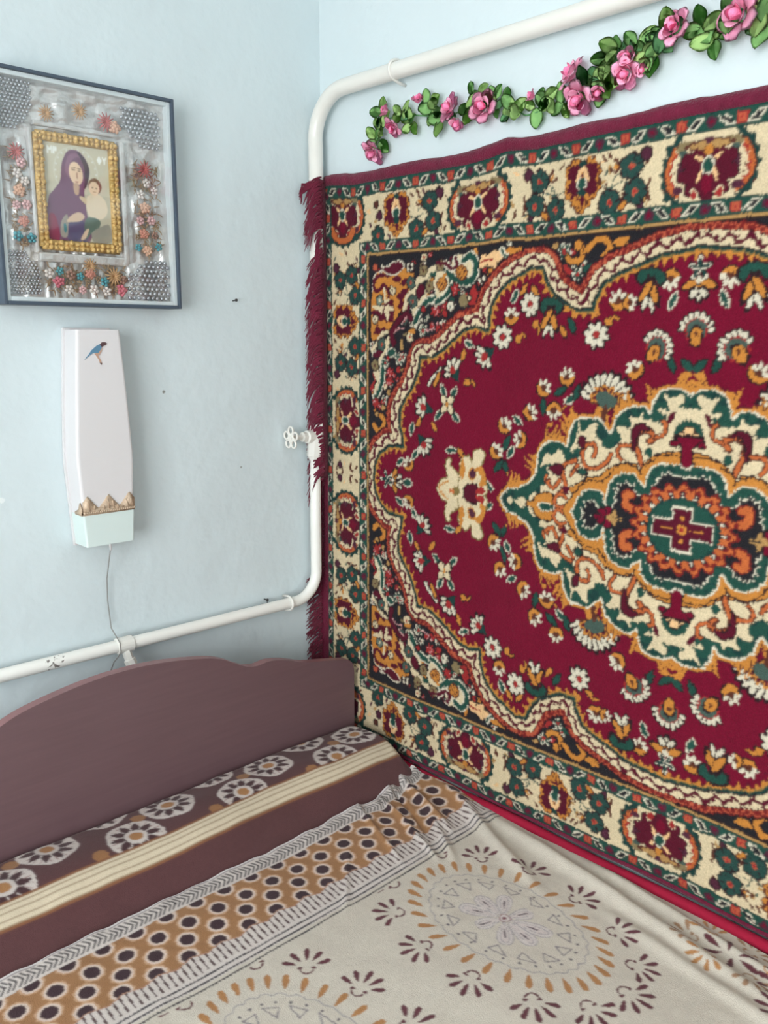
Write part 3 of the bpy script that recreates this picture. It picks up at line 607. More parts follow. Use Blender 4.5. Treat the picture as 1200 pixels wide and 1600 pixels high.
# ------------------------------------------------------------------ room shell
T = .12
def struct(o): o['kind'] = 'structure'; return o
struct(box('wall_back', ROOM_X-T, T, 0, T, 0, ROOM_Z, M_wall_back))
struct(box('wall_right', 0, T, ROOM_Y-T, 0, 0, ROOM_Z, M_wall))
struct(box('wall_front', ROOM_X-T, 0, ROOM_Y-T, ROOM_Y, 0, ROOM_Z, M_wall))
bm = bmesh.new()
add_box(bm, ROOM_X-T, ROOM_X, ROOM_Y, WIN_Y0, 0, ROOM_Z); add_box(bm, ROOM_X-T, ROOM_X, WIN_Y1, 0, 0, ROOM_Z)
add_box(bm, ROOM_X-T, ROOM_X, WIN_Y0, WIN_Y1, 0, WIN_Z0); add_box(bm, ROOM_X-T, ROOM_X, WIN_Y0, WIN_Y1, WIN_Z1, ROOM_Z)
struct(mesh_obj('wall_left', bm, M_wall))
fl_o = struct(box('floor', ROOM_X-T, T, ROOM_Y-T, T, -.06, -.02, M_floor))
n_b = 14
for i in range(n_b):
    x0 = ROOM_X+i*(-ROOM_X)/n_b
    b_ = box('floor_board', x0+.001, x0-ROOM_X/n_b-.001, ROOM_Y, 0, -.02, 0, M_floor); b_.parent = fl_o
struct(box('ceiling', ROOM_X-T, T, ROOM_Y-T, T, ROOM_Z, ROOM_Z+.1, M_ceiling))
bm = bmesh.new(); e = .05
for a, b, c, d in ((WIN_Y0, WIN_Y0+e, WIN_Z0, WIN_Z1), (WIN_Y1-e, WIN_Y1, WIN_Z0, WIN_Z1), (WIN_Y0+e, WIN_Y1-e, WIN_Z0, WIN_Z0+e), (WIN_Y0+e, WIN_Y1-e, WIN_Z1-e, WIN_Z1)):
    add_box(bm, ROOM_X-.09, ROOM_X-.03, a, b, c, d, .004)
ymid = (WIN_Y0+WIN_Y1)/2; add_box(bm, ROOM_X-.085, ROOM_X-.035, ymid-.025, ymid+.025, WIN_Z0+e, WIN_Z1-e, .004)
win = struct(mesh_obj('window_1', bm, M_frame_white))
M_glass = bpy.data.materials.new('clear_pane'); M_glass.use_nodes = True; nt = M_glass.node_tree; nt.nodes.clear()
o_ = nt.nodes.new('ShaderNodeOutputMaterial'); mx = nt.nodes.new('ShaderNodeMixShader'); tr = nt.nodes.new('ShaderNodeBsdfTransparent'); gl = nt.nodes.new('ShaderNodeBsdfGlossy')
gl.inputs['Roughness'].default_value = .04; mx.inputs[0].default_value = .05; tr.inputs['Color'].default_value = (.99, 1, 1, 1)
nt.links.new(tr.outputs[0], mx.inputs[1]); nt.links.new(gl.outputs[0], mx.inputs[2]); nt.links.new(mx.outputs[0], o_.inputs[0])
for a, b in ((WIN_Y0+e, ymid-.025), (ymid+.025, WIN_Y1-e)):
    g_ = box('window_pane', ROOM_X-.062, ROOM_X-.058, a, b, WIN_Z0+e, WIN_Z1-e, M_glass); g_.parent = win
s_ = box('window_sill', ROOM_X, ROOM_X+.14, WIN_Y0-.06, WIN_Y1+.06, WIN_Z0-.035, WIN_Z0, M_frame_white, None, .006); s_.parent = win

# ------------------------------------------------------------------ heating pipe in the corner
pipe = empty('heating_pipe', (-.05, -.03, .903), 'white painted heating pipe running round the corner above the headboard and carpet', 'pipe')
ZL, RL, RU = .903, .0137, .0172
LX, LY = -.052, -.030
pts = [(ROOM_X+.002, -.03, ZL+.004), (-1.5, -.03, ZL+.002), (-.6, -.03, ZL), (-.12, -.03, ZL-.001)]+[tuple(p) for p in arc((-.12, -.03, ZL+.067), .068, -math.pi/2, 0, (1, 0, 0), (0, 0, 1), 10)][1:]+[(LX, LY, 1.1), (LX, LY, 1.27)]
chips = mat('chipped_white_enamel', lin(236, 234, 228), .32, bump=.08, bscale=60, coat=.2)
nt = chips.node_tree; b_ = nt.nodes['Principled BSDF']; tc = nt.nodes.new('ShaderNodeTexCoord'); d_ = nt.nodes.new('ShaderNodeVectorMath'); d_.operation = 'DISTANCE'
d_.inputs[1].default_value = (-.69, -.012, -.003); nt.links.new(tc.outputs['Object'], d_.inputs[0]); n_ = nt.nodes.new('ShaderNodeTexNoise'); n_.inputs['Scale'].default_value = 140; nt.links.new(tc.outputs['Object'], n_.inputs['Vector'])
ma = nt.nodes.new('ShaderNodeMath'); ma.operation = 'MULTIPLY_ADD'; ma.inputs[1].default_value = 9.0; nt.links.new(d_.outputs['Value'], ma.inputs[0]); nt.links.new(n_.outputs['Fac'], ma.inputs[2])
rp = nt.nodes.new('ShaderNodeMapRange'); rp.inputs[1].default_value = .50; rp.inputs[2].default_value = .54; rp.inputs[3].default_value = 1; rp.inputs[4].default_value = 0; nt.links.new(ma.outputs[0], rp.inputs[0])
mc = nt.nodes.new('ShaderNodeMix'); mc.data_type = 'RGBA'; mc.inputs[6].default_value = (*lin(236, 234, 228), 1); mc.inputs[7].default_value = (*lin(120, 112, 106), 1); nt.links.new(rp.outputs[0], mc.inputs[0]); nt.links.new(mc.outputs[2], b_.inputs['Base Color'])
tube('lower_run', pts, RL, chips, pipe, 20)
UX, UY, ZU = -.036, -.026, 2.097
upts = [(UX, UY, 1.33), (UX, UY, 1.7), (UX, UY, 1.985)]+[tuple(p) for p in arc((UX+.003, UY-.095, 1.995), .1, 0, math.pi/2, (0, 1, 0), (0, 0, 1), 10)]+[(-.030, -.6, ZU), (-.03, -1.5, ZU+.002), (-.03, ROOM_Y+.002, ZU+.004)]
tube('upper_run', upts, RU, M_white, pipe, 20)
bm = bmesh.new(); add_tube(bm, [(-.052, -.03, 1.255), (-.052, -.03, 1.262), (-.048, -.029, 1.30), (-.042, -.028, 1.345), (-.040, -.027, 1.35)], [.017, .0205, .022, .0205, .018], 8); mesh_obj('valve_body', bm, M_white, pipe)
bm = bmesh.new(); add_tube(bm, [(-.05, -.03, 1.31), (-.078, -.031, 1.311), (-.08, -.031, 1.311), (-.092, -.031, 1.312), (-.093, -.031, 1.312), (-.131, -.032, 1.312)], [.016, .016, .012, .012, .006, .006], 12); stem = mesh_obj('valve_stem', bm, M_white, pipe, False)
bm = bmesh.new()
for k in range(5):
    a = k*2*math.pi/5+.3; cy, cz = -.032+.0175*math.cos(a), 1.312+.0175*math.sin(a)
    add_tube(bm, [(-.127, cy+.0088*math.cos(t*2*math.pi/14), cz+.0088*math.sin(t*2*math.pi/14)) for t in range(14)], .0027, 8, False, True)
add_tube(bm, [(-.127, -.032+.0075*math.cos(t*2*math.pi/12), 1.312+.0075*math.sin(t*2*math.pi/12)) for t in range(12)], .0028, 8, False, True)
mesh_obj('handwheel', bm, M_white, pipe, True)
def clip(name, c, axis, r):
    c = Vector(c); n = Vector((0, 1, 0)) if axis == 'x' else Vector((1, 0, 0))          # n points into the wall
    a = [c+n*(r*1.7)+Vector((0, 0, r*1.05)), c+n*(r*.3)+Vector((0, 0, r*1.25))]+[tuple(p) for p in arc(c, r+.003, math.pi*.55, math.pi*1.5, n, (0, 0, 1), 8)]+[c+n*r*.8+Vector((0, 0, -r-.006)), c+n*(r*1.7)+Vector((0, 0, -r-.007))]
    tube(name, a, .0032, M_white, pipe, 8)
clip('pipe_clip', (-.14, -.03, ZL-.001), 'x', RL); clip('pipe_clip', (-.030, -.285, ZU), 'y', RU)
bm = bmesh.new(); add_tube(bm, [(-.60, -.03, ZL), (-.598, -.03, ZL), (-.565, -.03, ZL), (-.563, -.03, ZL)], [.0145, .0178, .0178, .0145], 20); mesh_obj('pipe_tee', bm, M_white, pipe, False)
bm = bmesh.new(); add_tube(bm, [(-.582, -.036, ZL-.008), (-.577, -.041, ZL-.03), (-.577, -.041, ZL-.031), (-.573, -.044, ZL-.044)], [.010, .010, .0125, .0125], 6); mesh_obj('drain_plug', bm, M_white, pipe)

# ------------------------------------------------------------------ carpet on the right-hand wall
carpet = empty('wall_carpet', (-.016, -.987, .54), 'crimson wool carpet with floral medallion and cream border hung on the wall', 'carpet')
AX, ZC = -.987, 1.2265
SAG_P = [-110, 0, 4, 18, 34, 41, 45, 50.6, 61, 85, 93, 105]; SAG_D = [0, 0, 0, -.4, -.6, 0, -.7, -1.2, -1.1, -1.1, -.3, 0]
def sag(p, q): return np.interp(p, SAG_P, SAG_D)*smoothstep(38, 66, q)+.35*np.sin(p*.09+1)*smoothstep(-30, -66, q)
def proud(p, q):
    return .004+.014*smoothstep(98, 94.5, np.abs(p))*smoothstep(-70, -65.5, q)+.0025*np.sin(p*.11)+.0016*np.sin(p*.23+q*.03+1)+.003*smoothstep(60, 68, q)*np.abs(np.sin(p*.075+.4))
pc = np.arange(-96, 96.01, STEP); qc = np.arange(-67.25, 67.26, STEP); PP, QQ2 = np.meshgrid(pc, qc)
wp = .14*vnoise(PP, QQ2, 1.15, 40)+.10*vnoise(PP, QQ2, .3, 42)+.10*RNG.uniform(-1, 1, PP.shape); wq = .14*vnoise(PP, QQ2, 1.15, 41)+.10*vnoise(PP, QQ2, .3, 43)+.10*RNG.uniform(-1, 1, PP.shape)   # hand of the weave: knots stray a little
ip = np.clip(np.rint(np.abs(PP+wp)/STEP), 0, QP.shape[1]-1).astype(int); iq = np.clip(np.rint(np.abs(QQ2+wq)/STEP), 0, QP.shape[0]-1).astype(int); col = IMG[iq, ip].copy()
col *= (1+.05*vnoise(PP, QQ2, .25, 3)+.05*vnoise(PP, QQ2, 1.7, 4)+.06*RNG.uniform(-1, 1, PP.shape))[..., None]
k_ = np.pad(col, ((1, 1), (1, 1), (0, 0)), 'edge'); col = .64*col+.09*(k_[2:, 1:-1]+k_[:-2, 1:-1]+k_[1:-1, 2:]+k_[1:-1, :-2]); lum = col.mean(-1); pile = .0012*(lum > .25)-.0010*(lum < .03)+RNG.uniform(-.0005, .0005, PP.shape)
co = np.stack([-(proud(PP, QQ2)+pile), AX+PP/100, ZC+(QQ2+sag(PP, QQ2))/100], -1)
grid_mesh('pile', co[:, ::-1], col[:, ::-1], M_carpet, carpet)
def ribbon(name, q0, q1, m):
    """bound edge: a rounded strip following the hang of the carpet"""
    P = np.arange(-98, 98.6, .5); prof = [(q0, .004), (q0, 0), (q0*.75+q1*.25, -.0035), (q0*.35+q1*.65, -.0035), (q1, .001), (q1, .011), (q0, .012)]
    co = np.zeros((len(prof), len(P), 3))
    for i, (q, dx) in enumerate(prof):
        qq = np.full(P.shape, q); wob = .12*np.sin(P*.31)+.1*vnoise(P, qq, .5, 9)
        co[i, :, 0] = -proud(P, qq)+dx; co[i, :, 1] = AX+P/100; co[i, :, 2] = ZC+(qq+sag(P, qq)+(wob if abs(q-q1) < .01 else 0))/100
    return grid_mesh(name, co, None, m, carpet)
ribbon('bound_edge', 67.2, 69.7, M_maroon); ribbon('bound_edge', -67.2, -68.6, M_maroon)
bk = box('backing', -.0045, -.0015, AX-.965, AX+.958, ZC-.685, ZC+.668, M_maroon, carpet)
# flat woven end and fringe at the corner: in front of the pipe above the valve, behind it below
def end_path(z):
    k = float(smoothstep(1.17, 1.23, z))
    if z > 1.885: k = 1.
    back = [(-.010, -.030), (-.0125, -.012), (-.016, -.0052), (-.03, -.0035), (-.05, -.0035), (-.066, -.004)]
    front = [(-.010, -.030), (-.0205, -.0405), (-.042, -.0485), (-.0565, -.040), (-.0595, -.025), (-.063, -.012)]
    return [np.array(b)*(1-k)+np.array(f)*k for b, f in zip(back, front)]
zs = np.arange(.545, 1.912, .006); co = np.zeros((6, len(zs), 3))
for j, z in enumerate(zs):
    P = end_path(z); w_ = .5+.5*vnoise(np.array([z]), np.array([0.]), 14, 2)[0]
    L_ = catmull([P[0], P[1], P[2], P[3]] if z > 1.215 else P[:4], 6, False); n = len(L_)-1; cut = (.80+.18*w_ if not 1.745 < z < 1.80 else .5+.1*w_) if z > 1.215 else (.72+.2*w_)
    for i in range(6):
        f = i/5*cut*n; a = int(f); q = L_[a]*(1-f+a)+L_[min(a+1, n)]*(f-a); co[i, j] = (q[0], q[1], z)
grid_mesh('woven_end', co, None, M_maroon, carpet)
for j in range(92):
    z = .55+1.36*j/91+random.uniform(-.005, .005); P = end_path(z); L_ = catmull(P, 5, False); n = len(L_)-1
    gap = z > 1.2 and (1.745 < z < 1.80)
    bm = bmesh.new()
    for s in range(7):
        z0 = z+random.uniform(-.009, .009); s0 = (.33 if z > 1.2 or z < .965 else .16)+random.uniform(0, .1); s1 = (.55 if gap else random.uniform(.74, .98)) if z > 1.2 else (random.uniform(.68, .97) if z < .965 else random.uniform(.40, .47))
        droop = random.uniform(.012, .05)*(1.5 if z > 1.2 else .8); pts = []
        for k in range(6):
            f = (s0+(s1-s0)*k/5)*n; a = min(int(f), n-1); q = L_[a]+(L_[a+1]-L_[a])*(f-a); t = k/5
            pts.append((q[0]-(.002+.004*t*random.random()), min(q[1]-(.001+.002*random.random()), -.0022), z0-droop*t*t+random.uniform(-.0015, .0015)))
        add_tube(bm, pts, [.0024, .0024, .0022, .002, .0016, .0008], 4, False)
    mesh_obj('tassel', bm, M_fringe, carpet, True)
bm = bmesh.new()                                   # corner knot of yarn that sticks out over the pipe at the top
for s in range(16):
    y0 = random.uniform(-.03, 0); pts = [(-.03, -.045, 1.905), (-.05, -.047, 1.903+random.uniform(-.006, .006)), (-.064, -.035, 1.898+random.uniform(-.012, .006)), (-.075, -.022, 1.888+random.uniform(-.012, .012)), (-.08+random.uniform(0, .008), -.016, 1.868+random.uniform(-.016, .016))]
    add_tube(bm, pts, [.003, .003, .003, .0022, .001], 4, False)
mesh_obj('tassel', bm, M_fringe, carpet, True)

# ------------------------------------------------------------------ flower garland
M_leaf = [mat('silk_leaf_%d' % i, c, .75, var=.2, vscale=40, spec=.15) for i, c in enumerate((lin(160, 194, 120), lin(128, 174, 106), lin(92, 142, 94)))]
M_rose = [mat('pink_silk', lin(250, 178, 208), .7, var=.2, vscale=60, sheen=.2), mat('deep_pink_silk', lin(243, 138, 182), .7, var=.25, vscale=60, sheen=.2)]
gar = empty('flower_garland', (-.012, -.2, 1.96), 'garland of pink fabric roses and green leaves strung above the carpet', 'garland')
gpath = [(-.206, 1.964), (-.23, 2.0), (-.285, 2.012), (-.397, 1.991), (-.491, 1.99), (-.578, 1.978), (-.624, 1.955), (-.695, 1.969), (-.768, 1.981), (-.785, 2.008), (-.815, 2.022), (-.857, 2.018), (-.897, 2.024), (-.947, 2.026), (-.98, 2.012), (-1.035, 2.015), (-1.1, 2.02), (-1.2, 2.03), (-1.32, 2.02)]
gp = catmull(gpath, 6, False); tube('stem', [(-.014-.004*math.sin(i*.9), a, b) for i, (a, b) in enumerate(gp)], .0016, M_leaf[2], gar, 6)
def leaf_mesh(name, m, l=.034, w=.029):
    bm = bmesh.new(); n = 7; R = []
    for i in range(n+1):
        t = i/n; ww = w*.5*(math.sin(math.pi*min(1, t*.93+.04))**.7)*(1-.15*t); xx = l*t; sag_ = .006*t*t
        R.append([bm.verts.new((xx, s*ww, .0018*abs(s)-sag_+(.0012*math.sin(t*9)*abs(s)))) for s in (-1, -.5, 0, .5, 1)])
    for i in range(n):
        for k in range(4): bm.faces.new((R[i][k], R[i+1][k], R[i+1][k+1], R[i][k+1]))
    bmesh.ops.solidify(bm, geom=bm.faces[:], thickness=.0005)
    me = bpy.data.meshes.new(name); bm.to_mesh(me); bm.free(); me.materials.append(m)
    for p in me.polygons: p.use_smooth = True
    return me
LEAVES = [leaf_mesh('leaf', m) for m in M_leaf]
def petal_mesh(m, r, h, wd, flare):
    bm = bmesh.new(); R = []
    for i in range(6):
        t = i/5; rr = r*(.45+.75*math.sin(t*1.5))+flare*t**3; z = h*t-(.25*h*t**5 if flare else 0); half_ = wd*(math.sin(math.pi*(.16+.72*t)))
        R.append([bm.verts.new((rr*math.cos(a*half_/1.0), rr*math.sin(a*half_/1.0), z-.18*h*abs(a)**2*t)) for a in (-1, -.5, 0, .5, 1)])
    for i in range(5):
        for k in range(4): bm.faces.new((R[i][k], R[i+1][k], R[i+1][k+1], R[i][k+1]))
    bmesh.ops.solidify(bm, geom=bm.faces[:], thickness=.0006)
    me = bpy.data.meshes.new('petal'); bm.to_mesh(me); bm.free(); me.materials.append(m)
    for p in me.polygons: p.use_smooth = True
    return me
PET_IN, PET_MID, PET_OUT = petal_mesh(M_rose[1], .006, .016, 1.25, 0), petal_mesh(M_rose[0], .010, .017, 1.0, .001), petal_mesh(M_rose[0], .013, .017, .85, .006)
bm = bmesh.new(); bmesh.ops.create_uvsphere(bm, u_segments=10, v_segments=8, radius=.0052)
for v in bm.verts: v.co.z = v.co.z*1.5+.008
ROSE = bpy.data.meshes.new('rose'); bm.to_mesh(ROSE); bm.free(); ROSE.materials.append(M_rose[1])
def face_dir(d, roll):
    """rotation that carries local +z to d"""
    return Vector((0, 0, 1)).rotation_difference(Vector(d).normalized()).to_matrix().to_4x4() @ Matrix.Rotation(roll, 4, 'Z')
gb = world_loc(gar)
def add_rose(y, z, d, s=1.0, open_=True):
    c = Vector((-.022, y, z))-gb
    r = share('rose', ROSE, gar, Matrix.Translation(c) @ face_dir(d, random.uniform(0, 6)) @ Matrix.Scale(s, 4))
    for n, me, tilt in ((3, PET_IN, 0), (4, PET_MID, .1), (5 if open_ else 0, PET_OUT, .28)):
        for k in range(n):
            share('petal', me, r, Matrix.Rotation(k*2*math.pi/n+n, 4, 'Z') @ Matrix.Rotation(tilt+random.uniform(-.08, .08), 4, 'Y'))
for y, z, d, s, op in ((-.211, 1.950, (-1, .1, -.9), 1.15, 1), (-.252, 2.022, (-.7, .6, .5), .95, 0), (-.272, 1.992, (-.8, .2, -.8), .95, 1), (-.345, 2.026, (-.6, -.2, .8), .9, 0), (-.437, 1.997, (-1, .3, .3), 1.15, 1), (-.455, 1.972, (-.8, -.1, -.9), 1.0, 0), (-.523, 1.985, (-1, -.1, .1), 1.25, 1), (-.640, 1.982, (-.7, .5, .4), .8, 0), (-.726, 2.003, (-.7, .5, .5), 1.25, 1), (-.742, 1.965, (-1, .2, -.6), 1.25, 1), (-.776, 1.966, (-.8, -.5, -.5), .9, 0), (-.836, 2.006, (-1, 0, .2), 1.1, 0), (-.833, 1.986, (-1, .1, -.4), 1.1, 1), (-.858, 1.985, (-.8, -.6, -.3), .7, 0), (-.918, 2.035, (-1, .2, .2), 1.15, 1), (-1.022, 2.028, (-1, .2, .1), 1.4, 1), (-1.16, 2.02, (-1, 0, 0), 1.2, 1), (-1.28, 2.03, (-1, .2, -.2), 1.2, 1)): add_rose(y, z, d, s*1.12, op)
def add_leaf(y, z, ang, tilt, s, k, x=-.018):
    # leaf points along ang in the wall plane (0 = image right, i.e. -y), tilted out from the wall
    dr = Vector((-math.sin(tilt), -math.cos(ang)*math.cos(tilt), math.sin(ang)*math.cos(tilt))); nm = Vector((-math.cos(tilt), .25*random.uniform(-1, 1), .25*random.uniform(-1, 1)))
    sy = nm.cross(dr).normalized(); nz = dr.cross(sy).normalized()
    R_ = Matrix(((dr.x, sy.x, nz.x, 0), (dr.y, sy.y, nz.y, 0), (dr.z, sy.z, nz.z, 0), (0, 0, 0, 1)))
    share('leaf', LEAVES[k], gar, Matrix.Translation(Vector((x, y, z))-gb) @ R_ @ Matrix.Scale(s, 4))
rl = random.Random(21)
sprigs = [(-.213, 1.972), (-.228, 1.995), (-.238, 2.02), (-.296, 2.015), (-.318, 1.99), (-.372, 2.022), (-.385, 1.998), (-.41, 1.985), (-.487, 1.99), (-.497, 2.012), (-.548, 1.993), (-.575, 1.985), (-.592, 1.968), (-.648, 1.968), (-.668, 1.975), (-.705, 1.962), (-.752, 1.985), (-.768, 1.992), (-.782, 1.972), (-.79, 2.012), (-.812, 2.025), (-.848, 2.028), (-.862, 2.012), (-.880, 2.0), (-.894, 2.02), (-.902, 2.036), (-.965, 2.03), (-.985, 2.005), (-1.0, 2.035), (-1.058, 2.03), (-1.062, 2.008), (-1.08, 2.04), (-1.12, 2.02), (-1.2, 2.03), (-1.24, 2.02), (-1.31, 2.02)]
for i, (y, z) in enumerate(sprigs):
    a0 = rl.uniform(0, 6.28)
    for k in range(4 if i % 3 else 5):
        add_leaf(y+rl.uniform(-.006, .006), z+rl.uniform(-.006, .006), a0+k*1.5+rl.uniform(-.4, .4), rl.uniform(-.02, .5), rl.uniform(.78, 1.08)*(1.0 if y > -.9 else 1.15), rl.choice((0, 0, 1, 1, 2)), -.014-rl.uniform(0, .008))

# ------------------------------------------------------------------ wall lamp
lamp = empty('wall_lamp', (-.612, 0, 1.135), 'white plastic wall lamp with tapered shade and bird sticker under the icon', 'lamp')
LXC = -.612
def hw(z): return float(np.interp(z, [1.135, 1.2, 1.31, 1.45, 1.562], [.0505, .0545, .0605, .053, .045]))
def loft(name, z0, z1, n, grow, y0, y1, m, rad=.012, close=True):
    bm = bmesh.new(); R = []
    for i in range(n+1):
        z = z0+(z1-z0)*i/n; h = hw(z)+grow
        sec = [(-h, y0)]+[(-h+rad-rad*math.cos(a), y1+rad-rad*math.sin(a)) for a in (0, .5, 1.05, 1.57)]+[(h-rad+rad*math.sin(a), y1+rad-rad*math.cos(a)) for a in (0, .5, 1.05, 1.57)]+[(h, y0)]
        R.append([bm.verts.new((LXC+x, y, z)) for x, y in sec])
    k = len(R[0])
    for i in range(n):
        for j in range(k): bm.faces.new((R[i][j], R[i][(j+1) % k], R[i+1][(j+1) % k], R[i+1][j]))
    bm.faces.new(R[0][::-1]); bm.faces.new(R[-1]); return mesh_obj(name, bm, m, lamp)
bp_ = [(-hw(z)-.0035, z) for z in np.linspace(1.131, 1.566, 14)]; bp_ = [(LXC+x, z) for x, z in bp_]+[(LXC-x, z) for x, z in bp_[::-1]]
bm = bmesh.new(); add_prism(bm, bp_, 'y', -.001, -.008); mesh_obj('back_plate', bm, M_lampwhite, lamp)
loft('shade', 1.2, 1.562, 18, 0, -.008, -.060, M_lampwhite, .006)
loft('base', 1.135, 1.2005, 4, .0008, -.008, -.0612, M_lampbase, .004)
bm = bmesh.new(); YF = -.0612
h0 = hw(1.21); npt = 34; zig = []
for i in range(npt+1):
    t = i/npt; x = LXC-h0+2*h0*t; ph = abs(((t*2.45+.28) % 1)-.5)*2; zig.append((x, 1.209+.026*(1-ph)**1.1+.003))
add_prism(bm, [(LXC-h0, 1.2), (LXC+h0, 1.2)]+zig[::-1], 'y', YF+.003, YF-.0015)
for k in range(24): add_tube(bm, [(LXC-h0+2*h0*(k+.1)/24, YF-.002, 1.2035), (LXC-h0+2*h0*(k+.9)/24, YF-.002, 1.2065)], .0024, 6)
zs_ = [(-.060+.05*t, 1.209+.02*max(0, math.cos(t*2.2))) for t in np.linspace(0, 1, 10)]
add_prism(bm, [(-.061, 1.2), (-.03, 1.2), (-.03, 1.205), (-.046, 1.212), (-.054, 1.226), (-.061, 1.212)], 'x', LXC-h0-.001, LXC-h0-.0035)
add_tube(bm, [(LXC-h0-.0015, -.061, 1.204), (LXC-h0-.0015, -.03, 1.204)], .0026, 6)
for k in range(9): add_tube(bm, [(LXC-h0+.012+.0106*k, YF-.0017, 1.209), (zig[min(npt, 4+k*3)][0], YF-.002, zig[min(npt, 4+k*3)][1]-.003)], [.0016, .0008], 5)
mesh_obj('gilt_trim', bm, M_lace, lamp, True)
M_bird = [mat('bird_blue', lin(92, 132, 158), .5), mat('bird_tan', lin(186, 150, 130), .5), mat('bird_dark', lin(84, 60, 62), .5)]
bm = bmesh.new(); YS = -.0607
BX, BZ = -.621, 1.527
def bpoly(pts, mi, d=0): add_prism(bm, [(BX+a*1.3/1000, BZ+b*1.15/1000) for a, b in pts], 'y', YS+.0005, YS-.0006-d, mi)
bpoly([(-16, -16), (-18, -19), (-10, -12), (-4, -8), (4, -8), (9, -1), (12, 6), (8, 7), (2, 4), (-6, -3), (-11, -10)], 0)
bpoly([(-2, -9), (4, -8), (9, -1), (12, 5), (9, -6), (5, -12), (1, -13)], 1, .0002); bpoly([(7, 6), (11, 10), (16, 10), (19, 7), (14, 4), (10, 2)], 2, .0002)
bpoly([(0, -12), (3, -11), (7, -20), (9, -26), (6, -25), (4, -19)], 1); bpoly([(5, -24), (9, -25), (8, -28)], 2)
mesh_obj('bird_sticker', bm, M_bird, lamp)
tube('pull_switch', [(-.607, -.045, 1.137), (-.607, -.045, 1.128), (-.6065, -.045, 1.118)], [.003, .0028, .002], M_lampwhite, lamp, 8)
tube('lamp_cord', [(-.6065, -.044, 1.12), (-.605, -.03, 1.09), (-.603, -.012, 1.05), (-.602, -.007, 1.0), (-.6, -.012, .94), (-.599, -.047, .915), (-.599, -.0478, .896), (-.604, -.046, .886), (-.607, -.03, .87), (-.607, -.012, .845), (-.607, -.006, .70), (-.606, -.006, .45)], .0011, M_wire, lamp, 6)

# ------------------------------------------------------------------ framed icon
icon = empty('framed_icon', (-.60, 0, 1.606), 'framed icon behind glass with silver foil surround and small flowers', 'icon')
IX0, IX1, IZ0, IZ1, IY = -.784, -.421, 1.606, 2.014, -.052
bm = bmesh.new(); fw = .0065
for a in ((IX0, IX0+fw, IZ0, IZ1), (IX1-fw, IX1, IZ0, IZ1), (IX0+fw, IX1-fw, IZ0, IZ0+fw), (IX0+fw, IX1-fw, IZ1-fw, IZ1)): add_box(bm, a[0], a[1], IY, -.002, a[2], a[3], .0015)
mesh_obj('frame', bm, M_darkframe, icon)
M_liner = mat('pale_grey_liner', lin(206, 212, 214), .5)
bm = bmesh.new(); lw = .008
for a in ((IX0+fw, IX0+fw+lw, IZ0+fw, IZ1-fw), (IX1-fw-lw, IX1-fw, IZ0+fw, IZ1-fw), (IX0+fw+lw, IX1-fw-lw, IZ0+fw, IZ0+fw+lw), (IX0+fw+lw, IX1-fw-lw, IZ1-fw-lw, IZ1-fw)): add_box(bm, a[0], a[1], IY+.006, -.004, a[2], a[3], .001)
mesh_obj('liner', bm, M_liner, icon)
box('backboard', IX0+fw, IX1-fw, -.024, -.003, IZ0+fw, IZ1-fw, M_darkframe, icon)
# crumpled foil sheet
xs = np.linspace(IX0+fw+lw, IX1-fw-lw, 150); zz = np.linspace(IZ0+fw+lw, IZ1-fw-lw, 170); XX, ZZ = np.meshgrid(xs, zz)
ridge = .005*vnoise(XX, ZZ, 34, 5)+.003*vnoise(XX*.3, ZZ, 130, 6)*smoothstep(1.90, 1.93, ZZ)+.003*vnoise(XX, ZZ*.25, 120, 7)*smoothstep(1.92, 1.88, ZZ)+.0015*vnoise(XX, ZZ, 90, 8)
grid_mesh('foil_sheet', np.stack([XX, -.031-ridge, ZZ], -1), None, M_foil, icon)
def bubble(x0, x1, z0, z1, cut):
    n = 9; bm = bmesh.new(); dx = (x1-x0)/n
    for i in range(n):
        for j in range(int((z1-z0)/dx/.87)+1):
            x = x0+(i+.5*(j % 2)+.25)*dx; z = z0+j*dx*.87
            if x > x1 or z > z1: continue
            if cut and (abs(x-cut[0])/abs(x1-x0)+abs(z-cut[1])/abs(z1-z0)) < .45: continue
            bmesh.ops.create_icosphere(bm, subdivisions=1, radius=dx*.46, matrix=Matrix.Translation((x, -.036, z)) @ Matrix.Diagonal((1, .8, 1, 1)))
    mesh_obj('bubble_foil', bm, M_foil2, icon, True)
bubble(-.766, -.703, 1.915, 1.995, (-.703, 1.915)); bubble(-.530, -.447, 1.918, 1.99, (-.53, 1.918)); bubble(-.766, -.708, 1.628, 1.705, (-.708, 1.705)); bubble(-.532, -.44, 1.626, 1.702, (-.532, 1.702))
bm = bmesh.new()                                    # folded foil strips beside the picture
add_box(bm, -.716, -.708, -.041, -.028, 1.70, 1.92, .003); add_box(bm, -.540, -.527, -.042, -.028, 1.69, 1.92, .004); add_box(bm, -.71, -.53, -.041, -.028, 1.686, 1.703, .004); add_box(bm, -.705, -.545, -.039, -.028, 1.925, 1.934, .003)
mesh_obj('foil_strip', bm, M_foil, icon)
bm = bmesh.new(); gx0, gx1, gz0, gz1 = -.708, -.543, 1.707, 1.918
def ornate(a, b, n):
    a, b = Vector(a), Vector(b); add_tube(bm, [a, b], .0055, 8)
    for k in range(n):
        p = a+(b-a)*((k+.5)/n); bmesh.ops.create_icosphere(bm, subdivisions=1, radius=.0064 if k % 2 else .0052, matrix=Matrix.Translation(p+Vector((random.uniform(-.001, .001), -.003, random.uniform(-.001, .001)))))
for x in (gx0+.006, gx0+.014, gx1-.006, gx1-.014): ornate((x, -.039, gz0+.006), (x, -.039, gz1-.006), 20)
